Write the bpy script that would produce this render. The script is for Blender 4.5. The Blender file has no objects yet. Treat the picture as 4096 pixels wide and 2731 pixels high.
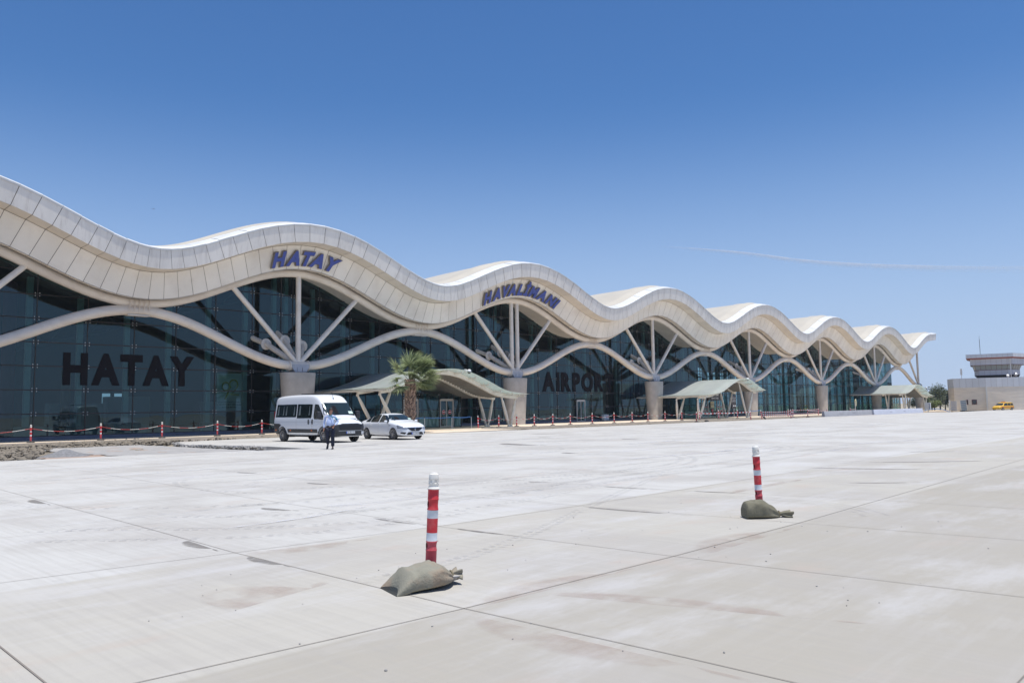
import bpy, bmesh, math, random
from mathutils import Vector, Matrix
from mathutils.bvhtree import BVHTree
random.seed(7)
PI = math.pi
scene = bpy.context.scene
COL = scene.collection
R_ = math.radians

# ------------------------------------------------------------------ helpers
class MB:
    """collects faces, links them as ONE mesh object"""
    def __init__(s): s.v = []; s.f = []; s.m = []; s.mi = 0
    def add(s, vs, fs, mi=None):
        o = len(s.v); s.v += [tuple(p) for p in vs]
        for f in fs: s.f.append(tuple(i + o for i in f)); s.m.append(s.mi if mi is None else mi)
        return s
    def box(s, a, b, mi=None, M=None):
        x0, y0, z0 = a; x1, y1, z1 = b
        P = [Vector(p) for p in ((x0,y0,z0),(x1,y0,z0),(x1,y1,z0),(x0,y1,z0),(x0,y0,z1),(x1,y0,z1),(x1,y1,z1),(x0,y1,z1))]
        if M is not None: P = [M @ p for p in P]
        return s.add(P, [(0,3,2,1),(4,5,6,7),(0,1,5,4),(1,2,6,5),(2,3,7,6),(3,0,4,7)], mi)
    def tube(s, pts, r, n=10, mi=None, cap=True, closed=False, mif=None):
        pts = [Vector(p) for p in pts]; N = len(pts)
        rs = r if isinstance(r, (list, tuple)) else [r]*N
        o = len(s.v); prev = None
        for i, p in enumerate(pts):
            t = (pts[min(i+1, N-1)] - pts[max(i-1, 0)])
            if t.length < 1e-9: t = Vector((0,0,1))
            t.normalize()
            if prev is None:
                u = t.orthogonal().normalized()
            else:
                u = prev - t*prev.dot(t)
                u = u.normalized() if u.length > 1e-6 else t.orthogonal().normalized()
            prev = u; w = t.cross(u)
            for k in range(n):
                a = 2*PI*k/n
                s.v.append(tuple(p + (u*math.cos(a) + w*math.sin(a))*rs[i]))
        for i in range(N-1):
            mm = mif(i) if mif else (s.mi if mi is None else mi)
            for k in range(n):
                s.f.append((o+i*n+k, o+i*n+(k+1)%n, o+(i+1)*n+(k+1)%n, o+(i+1)*n+k)); s.m.append(mm)
        if cap:
            mm = s.mi if mi is None else mi
            s.f.append(tuple(o+k for k in range(n))[::-1]); s.m.append(mif(0) if mif else mm)
            s.f.append(tuple(o+(N-1)*n+k for k in range(n))); s.m.append(mif(N-2) if mif else mm)
        return s
    def lathe(s, prof, n=20, M=None, mi=None, mif=None, sx=1, sy=1, cap=True):
        """prof: (r,z) list around z"""
        o = len(s.v); K = len(prof)
        for r, z in prof:
            for k in range(n):
                a = 2*PI*k/n; p = Vector((r*math.cos(a)*sx, r*math.sin(a)*sy, z))
                s.v.append(tuple(M @ p if M is not None else p))
        for i in range(K-1):
            mm = mif(i) if mif else (s.mi if mi is None else mi)
            for k in range(n):
                s.f.append((o+i*n+k, o+i*n+(k+1)%n, o+(i+1)*n+(k+1)%n, o+(i+1)*n+k)); s.m.append(mm)
        mm = s.mi if mi is None else mi
        if not cap: return s
        if prof[0][0] > 1e-6: s.f.append(tuple(o+k for k in range(n))[::-1]); s.m.append(mif(0) if mif else mm)
        if prof[-1][0] > 1e-6: s.f.append(tuple(o+(K-1)*n+k for k in range(n))); s.m.append(mif(K-2) if mif else mm)
        return s
    def grid(s, rows, mi=None, closed=False):
        o = len(s.v); n = len(rows[0])
        for r in rows: s.v += [tuple(p) for p in r]
        for i in range(len(rows)-1):
            for k in range(n if closed else n-1):
                s.f.append((o+i*n+k, o+i*n+(k+1)%n, o+(i+1)*n+(k+1)%n, o+(i+1)*n+k)); s.m.append(s.mi if mi is None else mi)
        return s
    def build(s, name, mats, parent=None, smooth=False, loc=None, rot=None, angle=None):
        me = bpy.data.meshes.new(name)
        me.from_pydata(s.v, [], s.f)
        if not isinstance(mats, (list, tuple)): mats = [mats]
        for m in mats: me.materials.append(m)
        me.polygons.foreach_set('material_index', [min(i, len(mats)-1) for i in s.m])
        if smooth:
            me.polygons.foreach_set('use_smooth', [True]*len(me.polygons))
        me.update()
        if smooth and angle: 
            try: me.set_sharp_from_angle(angle=R_(angle))
            except Exception: pass
        o = bpy.data.objects.new(name, me); COL.objects.link(o)
        if parent is not None: o.parent = parent
        if loc is not None: o.location = loc
        if rot is not None: o.rotation_euler = rot
        return o

def empty(name, loc=(0,0,0), rz=0):
    o = bpy.data.objects.new(name, None); COL.objects.link(o)
    o.location = loc; o.rotation_euler = (0,0,rz); o.empty_display_size = .2
    return o
def tag(o, label=None, cat=None, group=None, kind=None):
    if label: o['label'] = label
    if cat: o['category'] = cat
    if group: o['group'] = group
    if kind: o['kind'] = kind
    return o
def copy_tree(o, parent=None):
    c = o.copy(); COL.objects.link(c)
    if parent is not None: c.parent = parent
    for ch in [x for x in KIDS.get(o.name, [])]: pass
    for ch in list(o.children): copy_tree(ch, c)
    return c
KIDS = {}
def evalmesh(o, name=None):
    """bake an object's modifiers into its mesh"""
    dg = bpy.context.evaluated_depsgraph_get(); dg.update()
    me = bpy.data.meshes.new_from_object(o.evaluated_get(dg))
    o.modifiers.clear(); o.data = me
    return o

# ------------------------------------------------------------------ materials
def nodes(name):
    m = bpy.data.materials.new(name); m.use_nodes = True
    nt = m.node_tree; b = nt.nodes['Principled BSDF']
    return m, nt, b
def N(nt, t, **k):
    n = nt.nodes.new(t)
    for a, v in k.items():
        if a.startswith('_'): n.inputs[a[1:].replace('_', ' ')].default_value = v
        else: setattr(n, a, v)
    return n
def mat(name, col, rough=.6, metal=0, var=0, scale=3, bump=0, bscale=40, coat=0, spec=.5, dirt=None, dscale=1.2, damt=.5, stretch=None, island=0, coord='Object'):
    m, nt, b = nodes(name)
    b.inputs['Base Color'].default_value = (*col, 1); b.inputs['Roughness'].default_value = rough
    b.inputs['Metallic'].default_value = metal; b.inputs['Coat Weight'].default_value = coat
    b.inputs['Specular IOR Level'].default_value = spec
    L = nt.links.new
    tc = N(nt, 'ShaderNodeTexCoord'); src = tc.outputs[coord]
    if stretch:
        mp = N(nt, 'ShaderNodeMapping'); mp.inputs['Scale'].default_value = stretch; L(src, mp.inputs[0]); src2 = mp.outputs[0]
    else: src2 = src
    cur = None
    if var or island:
        nz = N(nt, 'ShaderNodeTexNoise', _Scale=scale, _Detail=5.0); L(src2, nz.inputs['Vector'])
        mr = N(nt, 'ShaderNodeMapRange'); mr.inputs['From Min'].default_value = .3; mr.inputs['From Max'].default_value = .7
        mr.inputs['To Min'].default_value = 1-var; mr.inputs['To Max'].default_value = 1+var; L(nz.outputs[0], mr.inputs[0])
        fac = mr.outputs[0]
        if island:
            g = N(nt, 'ShaderNodeNewGeometry'); mr2 = N(nt, 'ShaderNodeMapRange'); mr2.inputs['To Min'].default_value = 1-island; mr2.inputs['To Max'].default_value = 1+island
            L(g.outputs['Random Per Island'], mr2.inputs[0]); mu = N(nt, 'ShaderNodeMath', operation='MULTIPLY'); L(fac, mu.inputs[0]); L(mr2.outputs[0], mu.inputs[1]); fac = mu.outputs[0]
        vm = N(nt, 'ShaderNodeVectorMath', operation='SCALE'); vm.inputs[0].default_value = col; L(fac, vm.inputs['Scale'])
        cur = vm.outputs[0]
    if dirt:
        nz = N(nt, 'ShaderNodeTexNoise', _Scale=dscale, _Detail=8.0, _Roughness=.65); L(src2, nz.inputs['Vector'])
        mr = N(nt, 'ShaderNodeMapRange'); mr.inputs['From Min'].default_value = .48; mr.inputs['From Max'].default_value = .75; mr.inputs['To Max'].default_value = damt
        L(nz.outputs[0], mr.inputs[0])
        mx = N(nt, 'ShaderNodeMix', data_type='RGBA'); L(mr.outputs[0], mx.inputs[0])
        if cur is not None: L(cur, mx.inputs[6])
        else: mx.inputs[6].default_value = (*col, 1)
        mx.inputs[7].default_value = (*dirt, 1); cur = mx.outputs[2]
    if cur is not None: L(cur, b.inputs['Base Color'])
    if bump:
        nz = N(nt, 'ShaderNodeTexNoise', _Scale=bscale, _Detail=6.0); L(src, nz.inputs['Vector'])
        bp = N(nt, 'ShaderNodeBump', _Strength=bump, _Distance=.02); L(nz.outputs[0], bp.inputs['Height']); L(bp.outputs[0], b.inputs['Normal'])
    return m

M = {}
M['tube'] = mat('painted_steel_tube', (.75,.67,.58), .42, var=.07, scale=1.5, dirt=(.36,.25,.17), dscale=.9, damt=.35, stretch=(.5,1,1))
M['strut'] = mat('painted_steel_strut', (.78,.71,.63), .42, var=.07, scale=2, dirt=(.38,.28,.2), dscale=1.2, damt=.3)
M['fascia'] = mat('upper_fascia_panel', (.84,.785,.71), .5, var=.05, scale=.8, dirt=(.45,.39,.34), dscale=1.6, damt=.55, stretch=(2.2,1,.35), island=.05)
M['fascia2'] = mat('lower_fascia_panel', (.85,.785,.69), .5, var=.05, scale=.5, island=.045, dirt=(.46,.36,.28), dscale=.6, damt=.3)
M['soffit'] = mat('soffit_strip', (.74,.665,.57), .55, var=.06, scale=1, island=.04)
M['seam'] = mat('panel_seam', (.25,.20,.165), .8)
M['rooftop'] = mat('roof_membrane', (.50,.46,.385), .55, var=.06, scale=.4, dirt=(.50,.45,.36), dscale=.3, damt=.5)
M['gutter'] = mat('white_roof_flashing', (.70,.70,.68), .35, var=.04, scale=2, island=.05)
M['steel_node'] = mat('grey_painted_steel', (.42,.43,.47), .4, var=.08)
M['concrete_col'] = mat('column_concrete', (.46,.42,.37), .85, var=.12, scale=1.3, bump=.25, bscale=30, dirt=(.36,.31,.26), dscale=1.2, damt=.5)
M['mullion'] = mat('dark_mullion', (.025,.023,.024), .5)
M['steel'] = mat('brushed_steel', (.55,.56,.57), .28, metal=1)
M['steeldot'] = mat('steel_fitting', (.5,.52,.52), .45, metal=.3)
M['innerpost'] = mat('inner_post', (.66,.74,.70), .6, var=.06)
M['plinth'] = mat('wall_plinth', (.12,.13,.17), .6, var=.1)
M['pavement'] = mat('cream_pavement', (.68,.57,.44), .85, var=.08, scale=1.5, bump=.2, bscale=20, dirt=(.44,.36,.28), dscale=.8, damt=.5, coord='Object')
M['vinyl'] = mat('black_vinyl', (.012,.011,.014), .8, spec=.1)
M['blue'] = mat('blue_letter_face', (.045,.075,.32), .45, var=.06)
M['letterside'] = mat('letter_side', (.23,.20,.17), .6)
M['white'] = mat('white_plastic', (.78,.76,.70), .5, var=.05, scale=20, dirt=(.6,.48,.38), dscale=9, damt=.3)
M['redp'] = mat('red_plastic', (.58,.03,.04), .5, var=.1, scale=14, dirt=(.62,.16,.15), dscale=9, damt=.75)
M['redf'] = mat('faded_red_plastic', (.56,.07,.09), .6, var=.1, scale=14, dirt=(.66,.26,.25), dscale=6, damt=.8)
M['reflw'] = mat('reflective_white', (.62,.66,.70), .4, var=.05, scale=30)
M['rubber'] = mat('black_rubber', (.03,.03,.03), .8, var=.2, dirt=(.22,.2,.18), dscale=8, damt=.6)
M['tyre'] = mat('tyre_rubber', (.035,.034,.034), .8, dirt=(.16,.15,.14), dscale=10, damt=.5)
M['chainr'] = mat('red_chain', (.5,.03,.03), .5); M['chainw'] = mat('white_chain', (.75,.74,.7), .5)
M['carwhite'] = mat('white_car_paint', (.74,.76,.79), .22, coat=.6)
M['blackplastic'] = mat('black_car_plastic', (.025,.026,.03), .5, var=.15, dirt=(.1,.095,.09), dscale=4, damt=.3)
M['grille'] = mat('grille_black', (.008,.008,.01), .35)
M['carglass'] = mat('dark_car_glass', (.012,.018,.02), .06, spec=.8)
M['wscreen'] = mat('windscreen_glass', (.018,.03,.034), .05, spec=.45)
M['curtain'] = mat('curtain_seen_through_glass', (.16,.19,.2), .25)
M['alloy'] = mat('alloy_rim', (.42,.42,.44), .35, metal=.9)
M['chrome'] = mat('chrome', (.8,.8,.82), .1, metal=1)
M['lamp'] = mat('headlamp_glass', (.28,.30,.33), .08, metal=.3, coat=1)
M['orange'] = mat('orange_reflector', (.75,.16,.02), .3)
M['redlamp'] = mat('red_lamp', (.25,.01,.01), .2)
M['plate'] = mat('plate_white', (.7,.72,.74), .5); M['plateblue'] = mat('plate_blue', (.02,.08,.5), .5)
M['paper'] = mat('paper_card', (.55,.7,.62), .6)
M['yellow'] = mat('yellow_car_paint', (.72,.42,.03), .3, coat=.4)
M['skin'] = mat('skin', (.42,.21,.14), .55, var=.06, scale=20)
M['shirt'] = mat('pale_blue_shirt', (.44,.53,.76), .8, var=.06, scale=10, bump=.4, bscale=9)
M['trousers'] = mat('navy_trousers', (.012,.015,.035), .8, var=.2, scale=8, bump=.4, bscale=9)
M['hair'] = mat('black_hair', (.012,.010,.010), .6, bump=.5, bscale=60)
M['leather'] = mat('black_leather', (.014,.013,.013), .35)
M['shoe'] = mat('black_shoe', (.03,.028,.03), .5)
M['lanyard'] = mat('teal_lanyard', (.04,.22,.28), .6)
M['bark'] = mat('palm_trunk_bark', (.13,.08,.06), .9, var=.35, scale=8, bump=.6, bscale=20)
M['boot'] = mat('palm_leaf_base', (.33,.225,.165), .8, var=.3, scale=5, island=.45)
M['rubbish'] = mat('sandbag_cloth', (.25,.24,.19), .92, var=.1, scale=5, bump=.35, bscale=60, dirt=(.30,.19,.125), dscale=3.0, damt=.8)
M['rubbish2'] = mat('sandbag_cloth_olive', (.165,.155,.11), .92, var=.12, scale=5, bump=.35, bscale=60, dirt=(.27,.24,.17), dscale=4, damt=.6)
M['twrgrey'] = mat('grey_metal_cladding', (.60,.61,.63), .5, var=.05, scale=.5, island=.04)
M['stone'] = mat('beige_stone_cladding', (.78,.69,.575), .85, var=.08, scale=.8, bump=.15, bscale=8, stretch=(.4,.4,3), dirt=(.56,.5,.43), dscale=1.2, damt=.6)
M['maroon'] = mat('maroon_frame', (.16,.03,.035), .5)
M['rust'] = mat('red_soffit', (.36,.12,.08), .7)
M['pipew'] = mat('white_pipe', (.72,.7,.66), .5)
M['barrierw'] = mat('white_barrier_block', (.62,.64,.72), .7, var=.05, scale=1)
M['barrierg'] = mat('grey_barrier_block', (.44,.44,.46), .8, var=.1, scale=2)
M['redsign'] = mat('red_sign', (.5,.015,.02), .45); M['whitesign'] = mat('white_sign', (.8,.8,.8), .45)
M['darksign'] = mat('dark_sign', (.03,.025,.028), .5); M['goldsign'] = mat('gold_plaque', (.55,.47,.25), .45)
M['bluebelt'] = mat('blue_belt', (.06,.2,.5), .6)
M['asphalt'] = mat('grey_screed', (.33,.32,.31), .95, var=.15, scale=1.5, bump=.5, bscale=14)
M['gravel'] = mat('grey_gravel', (.20,.20,.205), .95, var=.25, scale=12, bump=1, bscale=20)
M['brokenedge'] = mat('broken_concrete', (.30,.29,.28), .95, var=.4, scale=4, bump=1, bscale=10)
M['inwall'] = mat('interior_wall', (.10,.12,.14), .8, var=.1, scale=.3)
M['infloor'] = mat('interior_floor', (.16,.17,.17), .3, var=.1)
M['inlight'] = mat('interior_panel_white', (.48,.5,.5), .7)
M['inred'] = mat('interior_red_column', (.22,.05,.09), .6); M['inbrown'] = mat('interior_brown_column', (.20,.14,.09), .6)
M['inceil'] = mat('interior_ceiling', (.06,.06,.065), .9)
M['greenleaf'] = None

def mat_ground(name, c1, c2, c3, s1=.6, s2=6, bump=.8, bs=8):
    m, nt, b = nodes(name); L = nt.links.new
    g = N(nt, 'ShaderNodeNewGeometry')
    n1 = N(nt, 'ShaderNodeTexNoise', _Scale=s1, _Detail=8.0, _Roughness=.6); L(g.outputs['Position'], n1.inputs['Vector'])
    n2 = N(nt, 'ShaderNodeTexNoise', _Scale=s2, _Detail=8.0, _Roughness=.7); L(g.outputs['Position'], n2.inputs['Vector'])
    r1 = N(nt, 'ShaderNodeMapRange', _From_Min=.35, _From_Max=.65) if False else N(nt, 'ShaderNodeMapRange')
    r1.inputs['From Min'].default_value = .38; r1.inputs['From Max'].default_value = .62; L(n1.outputs[0], r1.inputs[0])
    r2 = N(nt, 'ShaderNodeMapRange'); r2.inputs['From Min'].default_value = .35; r2.inputs['From Max'].default_value = .7; r2.inputs['To Max'].default_value = .75; L(n2.outputs[0], r2.inputs[0])
    a = N(nt, 'ShaderNodeMix', data_type='RGBA'); a.inputs[6].default_value = (*c1,1); a.inputs[7].default_value = (*c2,1); L(r1.outputs[0], a.inputs[0])
    c = N(nt, 'ShaderNodeMix', data_type='RGBA'); L(a.outputs[2], c.inputs[6]); c.inputs[7].default_value = (*c3,1); L(r2.outputs[0], c.inputs[0])
    L(c.outputs[2], b.inputs['Base Color']); b.inputs['Roughness'].default_value = .95
    nb = N(nt, 'ShaderNodeTexNoise', _Scale=bs, _Detail=8.0); L(g.outputs['Position'], nb.inputs['Vector'])
    bp = N(nt, 'ShaderNodeBump', _Strength=bump, _Distance=.06); L(nb.outputs[0], bp.inputs['Height']); L(bp.outputs[0], b.inputs['Normal'])
    return m
M['soil'] = mat_ground('excavated_soil', (.215,.185,.145), (.26,.225,.18), (.13,.11,.085), .8, 5, 1, 7)
M['sand'] = mat_ground('reddish_sand', (.36,.25,.19), (.40,.30,.235), (.29,.20,.155), 1, 6, .6, 14)
M['field'] = mat_ground('dry_ground', (.42,.35,.26), (.36,.32,.22), (.3,.27,.2), .05, .6, .4, 2)

def mat_apron():
    m, nt, b = nodes('apron_concrete'); L = nt.links.new
    g = N(nt, 'ShaderNodeNewGeometry'); pos = g.outputs['Position']
    sep = N(nt, 'ShaderNodeSeparateXYZ'); L(pos, sep.inputs[0])
    def noise(scale, detail=6, rough=.6, stretch=None, src=None):
        n = N(nt, 'ShaderNodeTexNoise', _Scale=scale, _Detail=float(detail), _Roughness=rough)
        s = src or pos
        if stretch:
            mp = N(nt, 'ShaderNodeMapping'); mp.inputs['Scale'].default_value = stretch; L(s, mp.inputs[0]); s = mp.outputs[0]
        L(s, n.inputs['Vector']); return n.outputs[0]
    def mr(x, a, b_, c=0., d=1.):
        n = N(nt, 'ShaderNodeMapRange'); n.interpolation_type = 'SMOOTHSTEP'
        for k, v in zip(('From Min','From Max','To Min','To Max'), (a,b_,c,d)): n.inputs[k].default_value = v
        L(x, n.inputs[0]); return n.outputs[0]
    def mix(f, a, b_):
        n = N(nt, 'ShaderNodeMix', data_type='RGBA'); L(f, n.inputs[0])
        for s, v in ((6,a),(7,b_)):
            if isinstance(v, tuple): n.inputs[s].default_value = (*v,1)
            else: L(v, n.inputs[s])
        return n.outputs[2]
    def mul(a, b_, op='MULTIPLY'):
        n = N(nt, 'ShaderNodeMath', operation=op)
        for s, v in ((0,a),(1,b_)):
            if isinstance(v, (int,float)): n.inputs[s].default_value = v
            else: L(v, n.inputs[s])
        return n.outputs[0]
    # slab lanes: old slabs nearest, a middle lane, dusty new slabs beyond
    lane1 = mr(sep.outputs['Y'], 4.72, 4.80); lane2 = mr(sep.outputs['Y'], 8.32, 8.42)
    c = mix(lane1, (0.357,0.333,0.286), (0.432,0.412,0.366)); c = mix(lane2, c, (0.500,0.493,0.468))
    # large blotches
    big = mr(noise(.3, 6, .65), .42, .62); c = mix(mul(big, .65), c, (0.370,0.351,0.326))
    # broom-finish streaks across the slabs (lines run along Y)
    st = mr(noise(1, 6, .6, (18, .5, 1)), .38, .7); c = mix(mul(st, .30), c, (0.318,0.303,0.275))
    st2 = mr(noise(1, 6, .65, (.35, 7, 1)), .45, .7); c = mix(mul(st2, .10), c, (0.518,0.511,0.511))
    # cement dust drifts, warm clay film
    dust = mr(noise(.55, 9, .7, (.5, 1.3, 1)), .48, .68); c = mix(mul(dust, .45), c, (0.533,0.533,0.544))
    clay = mr(noise(.8, 6, .6, (.6,1.2,1)), .56, .74); c = mix(mul(clay, .4), c, (0.429,0.340,0.281))
    grey = mr(noise(2.2, 9, .75), .56, .72); c = mix(mul(grey, .25), c, (0.296,0.289,0.281))
    sp = mr(noise(55, 2, .5), .70, .76); c = mix(mul(sp, .35), c, (0.222,0.192,0.170))
    fine = mr(noise(160, 3, .6), .3, .7); c = mix(mul(fine, .16), c, (.33,.30,.27)); pit = mr(noise(320, 2, .5), .66, .72); c = mix(mul(pit, .3), c, (.22,.20,.18))
    L(c, b.inputs['Base Color']); b.inputs['Roughness'].default_value = .88
    b.inputs['Specular IOR Level'].default_value = .25
    w = mul(noise(1, 5, .6, (90, 3, 1)), mul(noise(30, 6), .8), 'ADD')
    bp = N(nt, 'ShaderNodeBump', _Strength=.22, _Distance=.006); L(w, bp.inputs['Height']); L(bp.outputs[0], b.inputs['Normal'])
    return m
M['apron'] = mat_apron()
M['jointm'] = mat('joint_sealant', (.21,.185,.16), .9)

def mat_decal(name, col, amt, scale=5, lo=.35, hi=.6, rough=.9):
    """thin film with ragged cover"""
    m, nt, b = nodes(name); L = nt.links.new
    b.inputs['Base Color'].default_value = (*col,1); b.inputs['Roughness'].default_value = rough
    g = N(nt, 'ShaderNodeNewGeometry')
    n1 = N(nt, 'ShaderNodeTexNoise', _Scale=scale, _Detail=6.0); L(g.outputs['Position'], n1.inputs['Vector'])
    r = N(nt, 'ShaderNodeMapRange'); r.inputs['From Min'].default_value = lo; r.inputs['From Max'].default_value = hi; r.inputs['To Max'].default_value = amt; L(n1.outputs[0], r.inputs[0])
    at = N(nt, 'ShaderNodeAttribute', attribute_name='edge')
    mu = N(nt, 'ShaderNodeMath', operation='MULTIPLY'); L(r.outputs[0], mu.inputs[0]); L(at.outputs['Fac'], mu.inputs[1])
    L(mu.outputs[0], b.inputs['Alpha'])
    return m
M['stain'] = mat_decal('damp_stain', (.22,.205,.19), .9, 6, .22, .6)
M['claystain'] = mat_decal('clay_stain', (.42,.32,.27), .35, 2.5, .35, .65)
M['track'] = mat_decal('tyre_dust_mark', (.38,.37,.365), .34, 3, .35, .62)
M['dusttrack'] = mat_decal('white_dust_mark', (.60,.60,.62), .6, 3, .35, .6)

def mat_glass(name, tint, refl=1.0, base=.04):
    m, nt, b = nodes(name); nt.nodes.remove(b); L = nt.links.new
    out = [n for n in nt.nodes if n.type == 'OUTPUT_MATERIAL'][0]
    tr = N(nt, 'ShaderNodeBsdfTransparent'); tr.inputs[0].default_value = (*tint, 1)
    gl = N(nt, 'ShaderNodeBsdfGlossy'); gl.inputs[0].default_value = (.60,.84,.92,1); gl.inputs['Roughness'].default_value = .012
    fr = N(nt, 'ShaderNodeFresnel', _IOR=1.5)
    mu = N(nt, 'ShaderNodeMath', operation='MULTIPLY_ADD'); L(fr.outputs[0], mu.inputs[0]); mu.inputs[1].default_value = refl; mu.inputs[2].default_value = base
    mu.use_clamp = True
    mx = N(nt, 'ShaderNodeMixShader'); L(mu.outputs[0], mx.inputs[0]); L(tr.outputs[0], mx.inputs[1]); L(gl.outputs[0], mx.inputs[2])
    # slight waviness of large panes
    g = N(nt, 'ShaderNodeNewGeometry'); nz = N(nt, 'ShaderNodeTexNoise', _Scale=.45, _Detail=1.0); L(g.outputs['Position'], nz.inputs['Vector'])
    bp = N(nt, 'ShaderNodeBump', _Strength=.35, _Distance=.012); L(nz.outputs[0], bp.inputs['Height']); L(bp.outputs[0], gl.inputs['Normal'])
    L(mx.outputs[0], out.inputs[0])
    return m
M['glass'] = mat_glass('tinted_facade_glass', (.25,.41,.42), 1.25, .02)
M['boxglass'] = mat_glass('clear_green_glass', (.62,.80,.78), 1.0, .03)
def mat_canopy():
    m, nt, b = nodes('frosted_canopy_glass'); L = nt.links.new
    out = [n for n in nt.nodes if n.type == 'OUTPUT_MATERIAL'][0]
    b.inputs['Base Color'].default_value = (.40,.46,.43,1); b.inputs['Roughness'].default_value = .3
    g = N(nt, 'ShaderNodeNewGeometry'); nz = N(nt, 'ShaderNodeTexNoise', _Scale=.8, _Detail=6.0); L(g.outputs['Position'], nz.inputs['Vector'])
    cr = N(nt, 'ShaderNodeMix', data_type='RGBA'); cr.inputs[6].default_value = (.54,.60,.585,1); cr.inputs[7].default_value = (.75,.77,.75,1); L(nz.outputs[0], cr.inputs[0]); L(cr.outputs[2], b.inputs['Base Color'])
    tr = N(nt, 'ShaderNodeBsdfTranslucent'); tr.inputs[0].default_value = (.42,.56,.52,1)
    tp = N(nt, 'ShaderNodeBsdfTransparent'); tp.inputs[0].default_value = (.7,.82,.8,1)
    a = N(nt, 'ShaderNodeMixShader'); a.inputs[0].default_value = .35; L(b.outputs[0], a.inputs[1]); L(tr.outputs[0], a.inputs[2])
    c = N(nt, 'ShaderNodeMixShader'); c.inputs[0].default_value = .22; L(a.outputs[0], c.inputs[1]); L(tp.outputs[0], c.inputs[2])
    L(c.outputs[0], out.inputs[0]); return m
M['canopyglass'] = mat_canopy()
def mat_leaf(name, col, tr=.35, isl=.35, rough=.55):
    m, nt, b = nodes(name); L = nt.links.new
    out = [n for n in nt.nodes if n.type == 'OUTPUT_MATERIAL'][0]
    g = N(nt, 'ShaderNodeNewGeometry'); r = N(nt, 'ShaderNodeMapRange'); r.inputs['To Min'].default_value = 1-isl; r.inputs['To Max'].default_value = 1+isl
    L(g.outputs['Random Per Island'], r.inputs[0]); v = N(nt, 'ShaderNodeVectorMath', operation='SCALE'); v.inputs[0].default_value = col; L(r.outputs[0], v.inputs['Scale'])
    L(v.outputs[0], b.inputs['Base Color']); b.inputs['Roughness'].default_value = rough
    t = N(nt, 'ShaderNodeBsdfTranslucent'); L(v.outputs[0], t.inputs[0])
    x = N(nt, 'ShaderNodeMixShader'); x.inputs[0].default_value = tr; L(b.outputs[0], x.inputs[1]); L(t.outputs[0], x.inputs[2]); L(x.outputs[0], out.inputs[0])
    return m
M['frond'] = mat_leaf('palm_frond', (.26,.31,.15), .4, .55, .5)
M['petiole'] = mat('palm_petiole', (.14,.15,.06), .7, spec=.2)
M['treeleaf'] = mat_leaf('tree_leaf', (.075,.10,.045), .3, .4)
M['treeleaf2'] = mat_leaf('young_tree_leaf', (.15,.19,.06), .3, .4)
M['wood'] = mat('tree_trunk', (.12,.09,.065), .9)

def text_mesh(txt, size, extrude=0, offset=0, shear=0, align='CENTER', name='letter', spacing=1.0):
    cu = bpy.data.curves.new('t', 'FONT'); cu.body = txt; cu.size = size; cu.extrude = extrude; cu.offset = offset
    cu.shear = shear; cu.align_x = align; cu.space_character = spacing; cu.resolution_u = 4
    ob = bpy.data.objects.new('t', cu); COL.objects.link(ob)
    dg = bpy.context.evaluated_depsgraph_get(); dg.update()
    me = bpy.data.meshes.new_from_object(ob.evaluated_get(dg)); me.name = name
    bpy.data.objects.remove(ob); bpy.data.curves.remove(cu)
    return me
def text_obj(name, txt, size, mats, Mx, parent=None, **k):
    me = text_mesh(txt, size, name=name, **k)
    me.materials.clear()
    for m_ in (mats if isinstance(mats, list) else [mats]): me.materials.append(m_)
    me.transform(Mx)
    o = bpy.data.objects.new(name, me); COL.objects.link(o)
    if parent is not None: o.parent = parent
    return o
M['postersheet'] = mat('poster_sheet', (.78,.82,.82), .7); M['goldribbon'] = mat('gold_ribbon', (.62,.52,.12), .6); M['postertext'] = mat('poster_text', (.14,.17,.17), .7)
M['canopysteel'] = mat('canopy_steel', (.74,.69,.61), .45, var=.06, scale=3, dirt=(.45,.34,.24), dscale=2.5, damt=.4)
M['slat'] = mat('ceiling_slat', (.34,.30,.26), .6, var=.1)
M['alu'] = mat('aluminium_frame', (.55,.53,.50), .4, metal=.2)
M['darkred'] = mat('dark_red_hole', (.12,.004,.006), .8)
M['shadegrey'] = mat('grey_trim_and_crease_shade', (.30,.31,.33), .4); M['shadewhite'] = mat('white_pressing_shade', (.66,.68,.71), .3, coat=.5)  # grey: bumper trim and painted crease shade; white: body paint darkened as pressing shade
M['skin2'] = mat('skin_feature', (.36,.17,.115), .55); M['towerglass'] = mat('tower_glass', (.34,.38,.36), .15, spec=.6)
M['rackblue'] = mat('bluish_sheet_stack', (.20,.27,.34), .35, var=.1)

# ------------------------------------------------------------------ camera (pose solved from the photograph's vanishing points)
YAW, PITCH, ROLL, FN, EYE = .803, .085, -.016, .78, 1.55
cy, sy, cp, sp = math.cos(YAW), math.sin(YAW), math.cos(PITCH), math.sin(PITCH)
Fv = Vector((sy*cp, cy*cp, sp)); Rv0 = Vector((cy, -sy, 0)); Uv0 = Rv0.cross(Fv)
Rv = math.cos(ROLL)*Rv0 + math.sin(ROLL)*Uv0; Uv = -math.sin(ROLL)*Rv0 + math.cos(ROLL)*Uv0
cam_d = bpy.data.cameras.new('camera'); cam = bpy.data.objects.new('camera', cam_d); COL.objects.link(cam)
cam_d.sensor_width = 36; cam_d.lens = 36*FN; cam_d.clip_end = 20000; cam_d.clip_start = .1
Mc = Matrix((Rv, Uv, -Fv)).transposed().to_4x4(); Mc.translation = (0, 0, EYE)
cam.matrix_world = Mc
scene.camera = cam
scene.render.resolution_x = 1024; scene.render.resolution_y = 682
scene.view_settings.view_transform = 'Standard'; scene.view_settings.look = 'None'; scene.view_settings.gamma = 1
scene.view_settings.exposure = 0.22

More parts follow.
